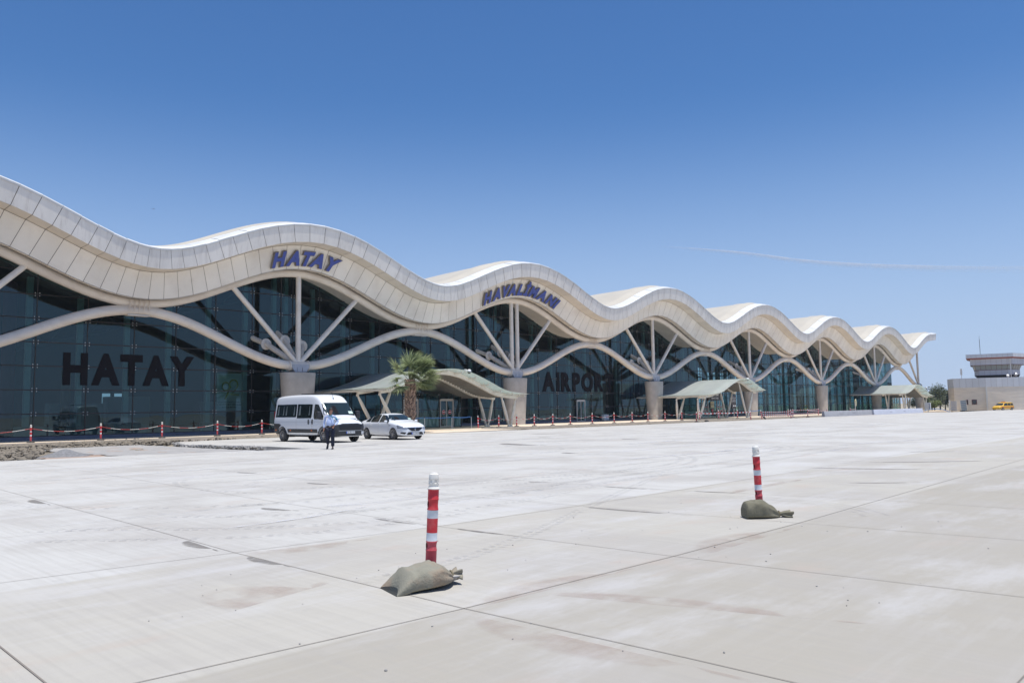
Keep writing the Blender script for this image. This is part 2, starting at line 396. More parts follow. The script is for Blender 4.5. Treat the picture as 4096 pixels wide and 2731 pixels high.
# ------------------------------------------------------------------ light
SUN = Vector((.02, -.185, .98)).normalized()
el = math.asin(SUN.z); az = math.atan2(SUN.x, SUN.y)
w = bpy.data.worlds.new('World'); scene.world = w; w.use_nodes = True
nt = w.node_tree; bg = nt.nodes['Background']
sky = nt.nodes.new('ShaderNodeTexSky'); sky.sky_type = 'NISHITA'; sky.sun_disc = False
sky.sun_elevation = el; sky.sun_rotation = az; sky.altitude = 100; sky.air_density = 1.0; sky.dust_density = .15; sky.ozone_density = 6.0
hs = nt.nodes.new('ShaderNodeHueSaturation'); hs.inputs['Saturation'].default_value = 1.17; hs.inputs['Hue'].default_value = .504; nt.links.new(sky.outputs[0], hs.inputs['Color']); 
tcw = nt.nodes.new('ShaderNodeTexCoord'); spw = nt.nodes.new('ShaderNodeSeparateXYZ'); nt.links.new(tcw.outputs['Generated'], spw.inputs[0])
mrw = nt.nodes.new('ShaderNodeMapRange'); mrw.inputs['From Min'].default_value = 0.0; mrw.inputs['From Max'].default_value = .38; mrw.inputs['To Min'].default_value = .88; mrw.inputs['To Max'].default_value = 0; mrw.interpolation_type = 'SMOOTHSTEP'; nt.links.new(spw.outputs['Z'], mrw.inputs[0])
mxw = nt.nodes.new('ShaderNodeMix'); mxw.data_type = 'RGBA'; nt.links.new(mrw.outputs[0], mxw.inputs[0]); nt.links.new(hs.outputs[0], mxw.inputs[6]); mxw.inputs[7].default_value = (3.6, 4.6, 6.6, 1)
nt.links.new(mxw.outputs[2], bg.inputs[0]); bg.inputs[1].default_value = .107
sd = bpy.data.lights.new('sun', 'SUN'); sd.energy = 4.4; sd.angle = R_(.53); sd.color = (1, .965, .90)
so = bpy.data.objects.new('sun', sd); COL.objects.link(so); so.rotation_euler = (-SUN).to_track_quat('-Z', 'Y').to_euler(); so.location = (0, 0, 50)

def wchild(o, root):
    o.parent = root; o.matrix_parent_inverse = Matrix.Translation(root.location).inverted(); return o

# ------------------------------------------------------------------ ground
g = MB(); g.add([(-3000,-3000,-.25),(6000,-3000,-.25),(6000,6000,-.25),(-3000,6000,-.25)], [(0,1,2,3)])
tag(g.build('ground', M['field']), kind='structure')

def smooth_line(pts, n=6):
    """Catmull-Rom through pts"""
    P = [Vector(p) for p in pts]; P = [2*P[0]-P[1]] + P + [2*P[-1]-P[-2]]; out = []
    for i in range(1, len(P)-2):
        for k in range(n):
            t = k/n; a, b, c, d = P[i-1], P[i], P[i+1], P[i+2]
            out.append(.5*((2*b)+(c-a)*t+(2*a-5*b+4*c-d)*t*t+(-a+3*b-3*c+d)*t*t*t))
    out.append(P[-2]); return out
# apron slab outline (top at z=0), with the broken end of the slab near the dug-out strip
rnd = random.Random(3)
edge = [(8,33.3),(12.2,32.9),(16.3,31.6),(19.05,30.6)]
cut = [(19.2,33.0),(19.35,35.0)]
n_ = 26
for i in range(n_+1):
    t = i/n_; x = 19.3 + (18.3-19.3)*min(1, t*1.6) + (1.6*max(0, t-.6)/.4); y = 35.1 + t*(46.2-35.1)
    cut.append((x + rnd.uniform(-.16,.16), y))
rim = edge + cut + [(24,46.9),(30.5,47.0),(33.2,45.8),(34.6,42.6),(40,42.2),(112,42.0),(141,42),(143,39.5),(400,39.5),(400,-500),(-300,-500),(-300,34)]
bm = bmesh.new(); top = [bm.verts.new((x,y,0)) for x,y in rim]; bot = [bm.verts.new((x,y,-.24)) for x,y in rim]
bm.faces.new(top[::-1]); K = len(rim)
for i in range(K): bm.faces.new((top[i], top[(i+1)%K], bot[(i+1)%K], bot[i]))
bmesh.ops.recalc_face_normals(bm, faces=bm.faces); me = bpy.data.meshes.new('apron'); bm.to_mesh(me); bm.free()
me.materials.append(M['apron']); apron = bpy.data.objects.new('apron', me); COL.objects.link(apron); tag(apron, kind='structure')
# flip check: make sure top faces up
# expansion joints
jm = MB()
def ribbon(mb, pts, w_, z, zf=None):
    pts = [Vector((p[0], p[1], 0)) for p in pts]; a = []; b = []
    for i, p in enumerate(pts):
        t = pts[min(i+1,len(pts)-1)]-pts[max(i-1,0)]; t.normalize(); nrm = Vector((-t.y, t.x, 0)); ww = w_ if not callable(w_) else w_(i/(len(pts)-1))
        q = p + nrm*ww; r = p - nrm*ww; a.append((q.x,q.y,z)); b.append((r.x,r.y,z))
    mb.grid([a, b])
U = [[(-40,5.1),(1.9,4.93),(3.24,4.82),(4.34,4.76),(7.25,4.71),(10.3,4.74),(16.6,4.95),(25.2,5.2),(60,5.6)],
     [(-40,9.6),(2.15,8.83),(4.4,8.6),(7.13,8.33),(10.03,8.26),(13.1,8.27),(21.6,8.5),(44.3,9.1),(90,9.6)],
     [(-40,13.2),(2.94,12.1),(4.56,11.85),(6.65,11.55),(8.4,11.4),(12.8,11.1),(17.4,11.15),(60,11.8)],
     [(-40,16.3),(3.75,15.5),(5.9,15.0),(8.5,14.7),(10.5,14.45),(14.6,14.4),(19.5,14.2),(70,14.6)],
     [(-40,25),(5.8,24.0),(9,22.5),(13.3,21.2),(18.8,20.8),(22.8,20.3),(80,20.6)],
     [(-40,1.3),(5.2,1.18),(20,1.2)], [(5,26.6),(100,26.4)], [(5,32.6),(100,32.2)]]
for i, u in enumerate(U): ribbon(jm, u, .0045 if i in (0,1,5) else .003, .005)
for j, wl in enumerate([[(1.57,-4),(1.55,5.3),(1.6,7.5),(1.9,30)], [(4.45,-4),(4.4,2.8),(4.34,4.76),(4.38,8.6),(4.55,11.9),(4.86,20.3),(5.4,32)],
           [(7.6,-4),(7.48,1.6),(7.25,4.72),(7.14,8.3),(7.28,12.3),(7.7,19.4),(8.4,31)], [(10.7,-6),(10.5,2.2),(10.3,4.76),(10.05,8.25),(9.9,11.6),(10.15,14.5),(10.8,31)],
           [(13.7,-6),(13.5,4.7),(12.95,8.3),(12.85,11.05),(12.95,14.1),(13.6,30.5)]]):
    ribbon(jm, wl, .004 if j else .006, .005)
for k in range(30): ribbon(jm, [(15.9+2.95*k, -8), (15.7+2.95*k, 8), (15.9+2.95*k, 40)], .003, .005)
js = jm.build('expansion_joint', M['jointm'], apron)
# stains along the joints, tyre marks
def decal(mb, rows, edges): mb.append((rows, edges))
def decal_obj(name, items, m_, z, parent):
    v=[]; f=[]; e=[]
    for rows, ed in items:
        o=len(v); n=len(rows[0])
        for r, q in zip(rows, ed):
            for p, x in zip(r, q): v.append((p[0],p[1],z)); e.append(x)
        for i in range(len(rows)-1):
            for k in range(n-1): f.append((o+i*n+k,o+i*n+k+1,o+(i+1)*n+k+1,o+(i+1)*n+k))
    me = bpy.data.meshes.new(name); me.from_pydata(v,[],f); me.materials.append(m_)
    at = me.attributes.new('edge','FLOAT','POINT'); at.data.foreach_set('value', e)
    ob = bpy.data.objects.new(name, me); COL.objects.link(ob); ob.parent = parent; return ob
def blob(p, q, w_, n=14, sharp=-1):
    """stain lying along segment p-q; straight on the joint side, ragged on the other"""
    p = Vector((p[0],p[1],0)); q = Vector((q[0],q[1],0)); t = (q-p); nr = Vector((-t.y,t.x,0)).normalized(); rows=[]; ed=[]
    for i in range(n+1):
        u = i/n; c = p+t*u; ww = w_*(math.sin(PI*min(1,u*1.25+.02))**.5 if u < .8 else math.sin(PI*min(1,u*1.25+.02))**.5 if u*1.25<1 else .15)
        rows.append([c+nr*ww*k for k in (0,.35,.75,1)]); ee = 0 if i in (0,n) else 1
        ed.append([ee, ee, ee*.8, 0])
    return rows, ed
ST = [((4.42,9.9),(4.32,8.85),-.17),((4.38,8.25),(4.36,7.35),-.14),((4.7,17.2),(4.6,15.8),-.2),((7.12,9.75),(7.1,8.45),-.10),((7.18,8.0),(7.22,6.9),-.10),
      ((6.75,12.3),(6.9,11.4),-.2),((10.0,8.1),(10.12,6.2),-.13),((12.8,9.9),(12.9,8.6),-.12),((12.75,11.9),(12.85,11.1),-.12),((10.4,20.3),(10.6,19.3),-.2),
      ((9.75,15.8),(9.9,14.8),-.2),((13.05,8.0),(13.25,7.0),-.12),((19.4,8.6),(20.6,5.6),-.22),((22.0,8.2),(24.6,5.2),-.25),((16.1,6.4),(17.0,5.2),-.14),((27.3,8.9),(28.6,7.4),-.2),
      ((26.6,26.2),(25.6,22.6),-.9),((37.0,34.2),(38.2,32.4),-.6),((21.9,18.6),(21.6,17.5),-.4),((33,24.2),(32.8,22.6),-.5),((33,29.8),(32.8,28.2),-.5),((40,24),(44,19),-.4),((52,33),(55,29),-.6)]
decal_obj('damp_stain', [blob(*s) for s in ST], M['stain'], .0035, apron)
CL = [((4.25,4.5),(4.3,2.2),-.35),((4.5,4.7),(6.6,4.65),.35),((3.1,6.1),(4.2,6.4),.8),((7.6,4.5),(10.0,4.6),.5),((12.9,7.2),(17.5,7.4),.25),((5.1,4.6),(5.9,2.2),.3),((4.45,8.5),(6,8.2),-.4)]
decal_obj('clay_stain', [blob(*s) for s in CL], M['claystain'], .0025, apron)
# tyre tracks: ladders of lug prints along curves
def track(path, w_, pitch=.16, lug=.09, skew=.5):
    pts = smooth_line([(a,b,0) for a,b in path], 24); items=[]; acc=0; 
    for i in range(1, len(pts)):
        d = (pts[i]-pts[i-1]).length; acc += d
        if acc >= pitch:
            acc = 0; t = (pts[i]-pts[i-1]).normalized(); nr = Vector((-t.y,t.x,0))
            for sgn in (1,-1):
                a0 = pts[i] + nr*w_*sgn*.15; a1 = pts[i] + nr*w_*sgn + t*skew*w_*.8
                rows = [[a0-t*lug*.5, a0+t*lug*.5],[(a0+a1)/2-t*lug*.5,(a0+a1)/2+t*lug*.5],[a1-t*lug*.5, a1+t*lug*.5]]
                items.append((rows, [[.4,.9],[.8,1],[.3,.5]]))
    return items
def streak(path, w_, a=.6):
    pts = smooth_line([(x,y,0) for x,y in path], 10); rows=[]; ed=[]
    for i in range(len(pts)):
        t = (pts[min(i+1,len(pts)-1)]-pts[max(i-1,0)]).normalized(); nr = Vector((-t.y,t.x,0)); e = a*(0 if i in (0,len(pts)-1) else 1)
        rows.append([pts[i]+nr*w_*k for k in (-1,-.5,.5,1)]); ed.append([0,e,e,0])
    return rows, ed
T1 = track([(6.6,24),(4.6,21),(4.2,18),(4.5,15.5),(6.3,13.2),(9.2,11.9),(13,11.6),(19,12.2)], .17) + track([(11.8,21.5),(8.8,19.6),(7.7,17.6),(7.6,16),(8.3,14),(10.8,12.6),(15,12.2)], .15) \
   + track([(3.2,12.6),(4.3,11.6),(5.3,10.4),(6.9,9.5),(9.6,9.4),(12,9.9),(20,11.5)], .14, .13) + track([(5.2,12.5),(6.6,11),(8.6,10.3),(12,10.6),(18,12.5)], .14, .13) \
   + track([(4.2,6.2),(5.6,6.3),(7.4,6.9),(9.2,7.7),(12,8.9),(16,10.6)], .11, .12) + track([(2.9,11.6),(5.0,9.6),(6.3,9.1),(8.4,9.0)], .10, .12) + track([(12,19),(9,16.8),(8.6,15.6),(9.2,14.6),(12.2,13.4),(19,13.2)],.14)
decal_obj('tyre_track', T1, M['track'], .0065, apron)
arcs = []
for r_, cx_, cy_, a0, a1 in ((2.2,10.3,6.2,-60,60),(2.35,10.3,6.2,-50,75),(2.6,10.2,6.2,-55,70),(5,26,18,-80,40),(5.4,26,18,-70,50),(7,17,19,200,330),(7.4,17,19,195,330),(9,30,28,180,300),(9.6,30,28,185,310),(6,20,25,-90,60)):
    arcs.append(streak([(cx_+r_*math.cos(R_(a)), cy_+r_*math.sin(R_(a))) for a in range(a0, a1, 12)], .05 if r_ < 4 else .12, .5))
for y0, x0, x1 in ((12.8,3,30),(17.5,4,40),(18.6,4,40),(23.5,6,60),(25.0,8,70),(28.5,10,60),(10.1,8,30),(10.9,6,30),(30.5,9,80),(19.8,10,50)):
    arcs.append(streak([(x0,y0+rnd.uniform(-.5,.5)),((x0+x1)/2,y0+rnd.uniform(-1.2,.6)),(x1,y0+rnd.uniform(-1.5,1.5))], rnd.uniform(.06,.22), .55))
decal_obj('wheel_mark', arcs, M['track'], .008, apron)
d2 = []
for k in range(46):
    x = rnd.uniform(5,60); y = rnd.uniform(9,36); l = rnd.uniform(2,9); a = rnd.gauss(0,.15)
    d2.append(streak([(x,y),(x+l*.5*math.cos(a),y+l*.5*math.sin(a)+rnd.uniform(-.2,.2)),(x+l*math.cos(a),y+l*math.sin(a))], rnd.uniform(.05,.3), rnd.uniform(.4,1)))
decal_obj('dust_mark', d2, M['dusttrack'], .0095, apron)

# broken concrete rubble on the cut face of the slab
def clod(mb, c, r, mi=0, sq=.7):
    bm_ = bmesh.new(); bmesh.ops.create_icosphere(bm_, subdivisions=1, radius=1)
    ax = [rnd.uniform(.7,1.3) for _ in range(3)]; vs=[]
    for v in bm_.verts:
        k = rnd.uniform(.75,1.2); vs.append((c[0]+v.co.x*r*ax[0]*k, c[1]+v.co.y*r*ax[1]*k, c[2]+v.co.z*r*sq*ax[2]*k))
    idx = {v.index:i for i,v in enumerate(bm_.verts)}
    mb.add(vs, [[v.index for v in f.verts] for f in bm_.faces], mi); bm_.free()
be = MB()
for i in range(330):
    t = i/329; seg = t*(len(cut)-3); k = int(seg); p = Vector((*cut[k+2], 0)).lerp(Vector((*cut[min(k+3,len(cut)-1)], 0)), seg-k)
    clod(be, (p.x-rnd.uniform(-.03,.14), p.y, -.02-rnd.uniform(0,.2)), rnd.uniform(.04,.11))
be.build('broken_edge', M['brokenedge'], apron)

# dug-out strip: soil, sand, screed
def heightfield(name, outline_fn, x0, x1, y0, y1, res, zf, m_, inside):
    nx = int((x1-x0)/res); ny = int((y1-y0)/res); idx = {}; v=[]; f=[]
    for j in range(ny+1):
        for i in range(nx+1):
            x = x0+(x1-x0)*i/nx; y = y0+(y1-y0)*j/ny
            if inside(x,y): idx[i,j]=len(v); v.append((x,y,zf(x,y)))
    for j in range(ny):
        for i in range(nx):
            q=[idx.get(k) for k in ((i,j),(i+1,j),(i+1,j+1),(i,j+1))]
            if None not in q: f.append(q)
    me = bpy.data.meshes.new(name); me.from_pydata(v,[],f); me.materials.append(m_); me.polygons.foreach_set('use_smooth',[True]*len(f))
    o = bpy.data.objects.new(name, me); COL.objects.link(o); return o
from mathutils import noise as mnoise
def fbm(x,y,s,o=4): return mnoise.fractal(Vector((x*s,y*s,1.7)), .8, 2.1, o)
def edgeY(x):
    return 33.1 - max(0, x-10)*.18
soil = heightfield('soil_strip', None, -20, 24, 30, 50.95, .22, lambda x,y: -.17+.10*fbm(x,y,.6)+.08*fbm(x,y,2.5)+.05*min(1,max(0,(y-47)/3)) - .03*max(0,1-abs(y-edgeY(x))/1.5) - .04*min(1,max(0,x-9)),
     M['soil'], lambda x,y: y > edgeY(x)+.12 and (x < 18.0 or y > 47.1))
tag(soil, kind='structure')
sand = heightfield('sand_bed', None, 6, 17, 30, 47, .14, lambda x,y: -.15+.04*fbm(x,y,1.2), M['sand'], lambda x,y: y>edgeY(x)+.15 and (y < 35.2+ (x-9.3)*1.7+fbm(x,y,.7)) and x>8.6 and y<45.5)
tag(sand, kind='structure')
scr = heightfield('screed_patch', None, 11, 19, 30, 49.5, .12, lambda x,y: -.125+.02*fbm(x,y,1), M['asphalt'], lambda x,y: y>edgeY(x)+.2 and x>12.6+.35*fbm(x,y,.8)+max(0,36.5-y)*.12 and x<18.3 and y<48.5+.6*fbm(x,y,.7) and y > 35.5+(13.2-x)*.9)
tag(scr, kind='structure')
soil2 = heightfield('soil_verge', None, 24, 112, 42, 50, .3, lambda x,y: -.04+.09*fbm(x,y,.7)+.06*fbm(x,y,2.6), M['soil'], lambda x,y: y>42.1 and (x>43 or y>46.7) and y<(50.95 if x<34 else 46.2))
tag(soil2, kind='structure')
rub = MB()
for i in range(2200):
    x = rnd.uniform(8.5,20); y = rnd.uniform(34,50.2)
    if i > 1700: x = rnd.uniform(20,110); y = rnd.uniform(42.4,45.6) if x > 44 else rnd.uniform(47.5,50.3)
    elif x > 9+ (y-34)*.36: y = rnd.uniform(47.5,50.3)
    if 34 < x < 44: continue
    r = abs(rnd.gauss(0,.075))+.03
    clod(rub, (x,y, (-.13 if y < 48 else -.04)+r*.15), min(r,.26), 0, .75)
tag(rub.build('soil_clods', M['soil']), 'loose brown lumps of dug soil strewn along the glass front', 'rubble', kind='stuff')
gp = heightfield('gravel_pile', None, 10.2, 12.8, 36.6, 39.2, .12, lambda x,y: -.17+.36*max(0,1-math.hypot(x-11.5,y-37.9)/1.1)**1.1+.03*fbm(x,y,3), M['gravel'], lambda x,y: math.hypot(x-11.5,y-37.9)<1.2)
tag(gp, 'small grey gravel heap on the reddish sand by the apron edge', 'gravel heap')

# pavement in front of the glass
pv = MB()
pv.box((-20,51.1,-.24),(33.5,57.14,.1)); pv.box((33.5,46.2,-.24),(171,57.14,.1))
pv.box((34.8,42.3,-.24),(44.2,46.2,.055))
tag(pv.build('pavement', M['pavement']), kind='structure')
kb = MB(); kb.box((-20,50.95,-.24),(33.5,51.1,.12)); kb.box((44.2,46.02,-.24),(112,46.2,.13))
tag(kb.build('kerb', M['pavement']), kind='structure')

# ------------------------------------------------------------------ terminal
P0, PER = 32.4, 23.87
X_START, X_END, GX_END, DY = -15.3, 178.3, 169.6, 54.0
KK = 2*PI/PER
def zt(x):
    if x > P0+6*PER: return 12.3 + .10*(x-P0-6*PER)
    return 10.65 + 1.65*math.cos(KK*(x-P0))
def zl(x): return 6.78 - 1.68*math.cos(KK*(x-P0))
def dzt(x):
    if x > P0+6*PER: return .0
    return -1.65*KK*math.sin(KK*(x-P0))
def off(x, h):
    """point h metres along the normal of the roof curve"""
    s = dzt(x); L_ = math.hypot(1, s); return x - s/L_*h, zt(x) + h/L_
term = empty('airport_terminal', (80, 57, 0))
tag(term, 'long glass airport terminal under a cream wave-shaped roof on tapered concrete columns', 'terminal')
def T(mb, name, m_, smooth=False, parent=None, angle=None):
    o = mb.build(name, m_, None, smooth=smooth, angle=angle); 
    if parent is None: wchild(o, term)
    else: o.parent = parent; 
    return o
xs = [X_START + i*1.0 for i in range(int(X_END-X_START)+1)]; xs[-1] = X_END
def tier(name, m_, Ya, ha, Yb, hb, gap=.016, back=True, inset=.03, xs=None):
    xs = xs or globals()['xs']
    """row of flat panels between line a (lower) and line b (upper)"""
    mb = MB(); bk = MB(); ra=[]; rb=[]
    for i in range(len(xs)-1):
        L_ = []
        for x in (xs[i]+gap, xs[i+1]-gap):
            a = off(x, ha); b = off(x, hb); L_.append((Vector((a[0],Ya,a[1])), Vector((b[0],Yb,b[1]))))
        (a0,b0),(a1,b1) = L_
        jit = rnd.uniform(-.004,.004); nrm = (a1-a0).cross(b0-a0).normalized()
        if nrm.y > 0: nrm = -nrm
        q = [a0+nrm*jit, a1+nrm*jit, b1, b0]; q2 = [p - nrm*.02 for p in q]
        mb.add(q+q2, [(0,1,2,3),(0,4,5,1),(1,5,6,2),(2,6,7,3),(3,7,4,0)])
    for x in xs:
        a = off(x, ha); b = off(x, hb); ra.append((a[0],Ya+inset,a[1]+(.01 if inset else .035))); rb.append((b[0],Yb+inset,b[1]+(-.01 if inset else .035)))
    o = T(mb, name, m_); bk.grid([ra, rb]); sb = bk.build('panel_seam', M['seam'], None); sb.parent = o
    sb.matrix_parent_inverse = Matrix.Identity(4)
    return o
A_Y, A_H = 50.9, 3.02; B_Y, B_H = 51.05, 1.86; C_Y, C_H = 52.25, 1.80; D_Y, D_H = 52.85, .10; E_Y, E_H = 53.55, .18
tier('upper_fascia', M['fascia'], B_Y, B_H, A_Y, A_H)
tier('upper_soffit', M['soffit'], B_Y+.001, B_H-.02, C_Y, C_H-.005, back=False, inset=.0)
xs_low = [x for x in xs if x < 172]
tier('lower_fascia', M['fascia2'], D_Y, D_H, C_Y, C_H-.03, xs=xs_low)
tier('lower_soffit', M['soffit'], D_Y+.001, D_H-.02, E_Y, E_H, inset=.0, xs=xs_low)
# roof skin
def rows(pairs, step=.5, xa=X_START, xb=X_END):
    n = int((xb-xa)/step); out=[]
    for Y, h in pairs:
        out.append([(off(xa+(xb-xa)*i/n, h)[0], Y, off(xa+(xb-xa)*i/n, h)[1]) for i in range(n+1)])
    return out
gm = MB(); gm.mi=0
for i in range(len(xs)-1):      # white flashing in 1 m sheets, a little uneven
    sec = [(A_Y-.03, A_H-.01),(A_Y-.05, A_H+.10),(A_Y+.12, A_H+.20),(A_Y+.95, A_H+.40),(A_Y+1.0, A_H+.34)]
    jj = rnd.uniform(-.012,.012); r=[]
    for x in (xs[i]+.004, xs[i+1]-.004):
        r.append([(off(x,h+jj)[0], Y, off(x,h+jj)[1]) for Y,h in sec])
    gm.grid(r)
roof = MB()
roof.grid(rows([(A_Y+.99, A_H+.33),(52.3,3.45),(53.0,3.66),(53.06,3.60),(54.4,3.66),(54.46,3.58),(60,3.50),(70,3.2),(95,2.4),(95,.6)]))
ro = T(roof, 'roof', M['rooftop'], smooth=True, angle=30)
gu = gm.build('roof_flashing', M['gutter'], None); gu.parent = ro
# inner fascia (dark gap) and soffit running back to the glass, end caps
sm_ = MB(); sm_.grid(rows(xb=172.0, pairs=[(E_Y+.02,E_H-.01),(E_Y+.06,.75),(54.6,.78),(54.66,.42),(57.9,.40)])); sm_.grid(rows(xa=171.9, pairs=[(B_Y+.02,B_H-.01),(57.9,1.7),(95,1.6)])); T(sm_, 'eaves_soffit', M['soffit'], smooth=True, angle=30)
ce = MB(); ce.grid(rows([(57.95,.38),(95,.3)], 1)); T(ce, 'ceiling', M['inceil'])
for xe in (X_START, X_END):
    prof = [(A_Y,A_H),(B_Y,B_H),(C_Y,C_H),(57.9,1.7),(95,1.6),(95,2.4),(70,3.2),(60,3.5),(54.4,3.6),(52.3,3.45)]
    ec = MB(); ec.add([(off(xe,h)[0]+(.01 if xe>0 else -.01),Y,off(xe,h)[1]) for Y,h in prof],[tuple(range(len(prof)))]); T(ec, 'roof_end', M['fascia'])
# wave tubes
def curve(f, xa, xb, step=.5, Y=DY): n=int((xb-xa)/step); return [(xa+(xb-xa)*i/n, Y, f(xa+(xb-xa)*i/n)) for i in range(n+1)]
u_ = MB(); u_.tube(curve(lambda x: zt(x)-.06, X_START+.4, 165.5), .33, 16)
# welded joint rings
for x in [P0+PER*k/4+1.3 for k in range(-7,22)]:
    pass
T(u_, 'upper_arch_tube', M['tube'], smooth=True, angle=40)
l_ = MB(); l_.tube(curve(zl, X_START+.2, P0+6*PER), .34, 16); T(l_, 'lower_arch_tube', M['tube'], smooth=True, angle=40)
def cyl(mb, a, b, r, n=14, mi=None): mb.tube([a,b], r, n, mi)
nodeX = [P0+PER*k for k in range(-2,7)]
for ci, c in enumerate(nodeX):
    if c < X_START: continue
    # concrete column, superelliptic plan
    cm = MB(); R1=[]
    for z, a, b in ((.1,1.08,.66),(1.2,1.16,.70),(2.6,1.26,.745),(3.9,1.36,.785),(4.55,1.41,.80),(4.6,1.39,.785)):
        r=[]
        for k in range(40):
            t=2*PI*k/40; ct,st_=math.cos(t),math.sin(t); e=.8
            r.append((c+a*abs(ct)**e*(1 if ct>0 else -1), DY+b*abs(st_)**e*(1 if st_>0 else -1), z))
        R1.append(r)
    cm.grid(R1, closed=True); cm.add(R1[-1],[tuple(range(40))])
    col_o = T(cm, 'concrete_column', M['concrete_col'], smooth=True, angle=50)
    # steel bearing on the column
    nb = MB()
    nb.add([(c-.72,DY-.40,5.22),(c+.72,DY-.40,5.22),(c+.72,DY-.40,4.98),(c+.42,DY-.40,4.6),(c-.42,DY-.40,4.6),(c-.72,DY-.40,4.98)]+[(c-.72,DY+.40,5.22),(c+.72,DY+.40,5.22),(c+.72,DY+.40,4.98),(c+.42,DY+.40,4.6),(c-.42,DY+.40,4.6),(c-.72,DY+.40,4.98)],
           [(0,1,2,3,4,5),(11,10,9,8,7,6),(0,6,7,1),(1,7,8,2),(2,8,9,3),(3,9,10,4),(4,10,11,5),(5,11,6,0)])
    for dx in (-.30,.14): nb.box((c+dx,DY-.46,4.66),(c+dx+.38,DY-.40,5.0))
    bo = T(nb, 'bearing', M['steel_node'])
    # collars
    co = MB()
    for dx in (-.80,.80):
        z0 = zl(c+dx); co.tube([(c+dx-.05,DY,z0),(c+dx+.05,DY,z0)], .42, 20)
    co.tube([(c-.8,DY,zl(c)+.02),(c+.8,DY,zl(c)+.02)], .365, 20)
    o_ = T(co, 'collar', M['tube'], smooth=True, angle=40)
    zb = zl(c)+.1
    xr = [c-5.35, c+5.35] if ci < len(nodeX)-1 else [c-5.4]
    tops = [(x, DY, zt(x)-.25) for x in xr]
    verts = [c] if ci != 3 else [c-.40, c+.40]
    for q in tops:
        s_ = MB(); cyl(s_, (c,DY,zb), q, .19); T(s_, 'strut', M['strut'], smooth=True, angle=40)
    for xv in verts:
        s_ = MB(); cyl(s_, (xv,DY,zb), (xv,DY,zt(xv)-.3), .20); s_.tube([(xv,DY,zb+.55),(xv,DY,zb+.6)],.215,14); T(s_, 'strut', M['strut'], smooth=True, angle=40)
    for dx, zz_ in (((-1.55,6.85),(0.05,7.2),(1.6,6.85)) if ci < len(nodeX)-1 else ()):
        s_ = MB(); q = Vector((c+dx,56.0,zz_)); p = Vector((c+dx*.12,DY+.2,zb+.15)); cyl(s_, p, q, .21)
        d = (q-p).normalized(); s_.lathe([(.40,-.03),(.44,0),(.44,.05),(.40,.08)], 24, Matrix.Translation(q) @ Matrix.Rotation(R_(-90),4,'X') @ Matrix.Identity(4))
        # tail from the flange into the glass wall
        cyl(s_, q, q+Vector((d.x*1.0, 1.3, d.z*1.0)), .2)
        T(s_, 'brace_stub', M['strut'], smooth=True, angle=40)
# clamp bundles where the two arches meet
for k in range(-2,6):
    xm = P0+PER*(k+.5)
    if xm < X_START+1 or xm > 166: continue
    cb = MB()
    for j in range(5):
        x = xm-.62+.31*j
        cb.tube([(x+.05*math.sin(a*1.0),DY+.42*math.cos(a)*.9-.02,zl(xm)+.30+.62*math.sin(a)) for a in [i*PI/9 for i in range(-3,13)]], .032, 6)
    cb.box((xm-.55,DY-.2,zl(xm)+.3),(xm+.55,DY+.2,zl(xm)+.42)); cb.box((xm-.7,DY-.24,zl(xm)-.40),(xm+.7,DY+.24,zl(xm)-.31))
    T(cb, 'arch_clamp', M['tube'], smooth=True, angle=40)
# brackets holding the roof off the upper tube
for k in range(int((164-X_START)/3.98)):
    x = P0+PER/6*(k-11); hb = MB()
    if x < X_START+1 or x > 164: continue
    z = zt(x)+.18; hb.box((x-.12,DY-.2,z),(x+.12,DY-.08,z+.42)); hb.tube([(x-.22,DY-.3,z+.1),(x,DY-.25,z+.5)],.03,6); hb.tube([(x+.22,DY-.3,z+.1),(x,DY-.25,z+.5)],.03,6)
    T(hb, 'roof_bracket', M['steel_node'])
# glass wall, bay by bay
OFFS = [-10.9,-8.0,-5.05,-2.1,.35,1.4,3.9,6.9,9.95]
TR = [.32]+[1.75+1.53*i for i in range(8)]
GY = 57.2
def gtop(x): 
    return zt(x)+.42
bay_edges = [P0-PER/2+PER*k for k in range(-1,7)]
bay_edges[0] = X_START+.1; bay_edges[-1] = GX_END
for b in range(len(bay_edges)-1):
    xa, xb = bay_edges[b], bay_edges[b+1]; c = P0+PER*(b-1)
    gl = MB(); n = max(2, int((xb-xa)/.5)); gl.grid([[(xa+(xb-xa)*i/n,GY,.32) for i in range(n+1)], [(xa+(xb-xa)*i/n,GY,gtop(xa+(xb-xa)*i/n)) for i in range(n+1)]])
    go = T(gl, 'glass_wall', M['glass'])
    ml = [c+o for o in OFFS if xa <= c+o <= xb]
    fm = MB(); ft = MB(); ip = MB()
    for x in ml:
        zt_ = gtop(x)
        fm.box((x-.03,GY-.035,.32),(x+.03,GY+.05,zt_))
        ip.box((x-.42,GY+.55,.12),(x-.08,GY+.85,zt_-.1))
        for z in TR[1:]:
            if z > zt_-.3: continue
            for dx in (-.13,.13):
                for dz in (-.09,.09): ft.lathe([(.001,-.03),(.032,-.03),(.036,.0)], 8, Matrix.Translation((x+dx,GY-.012,z+dz)) @ Matrix.Rotation(R_(-90),4,'X'))
    for z in TR:
        # only where the wall is that high
        a = None; n = 60
        for i in range(n+1):
            x = xa+(xb-xa)*i/n; ok = gtop(x) > z+.05
            if ok and a is None: a = x
            if a is not None and (not ok or i == n):
                if x-a > .5: fm.box((a,GY-.030,z-.036),(x,GY+.04,z+.036))
                a = None
    for obj_, nm, mm in ((fm,'mullion_frame',M['mullion']),(ft,'point_fitting',M['steeldot']),(ip,'inner_post',M['innerpost'])):
        o = obj_.build(nm, mm, None); o.parent = go
        if nm == 'point_fitting': o['kind'] = 'stuff'
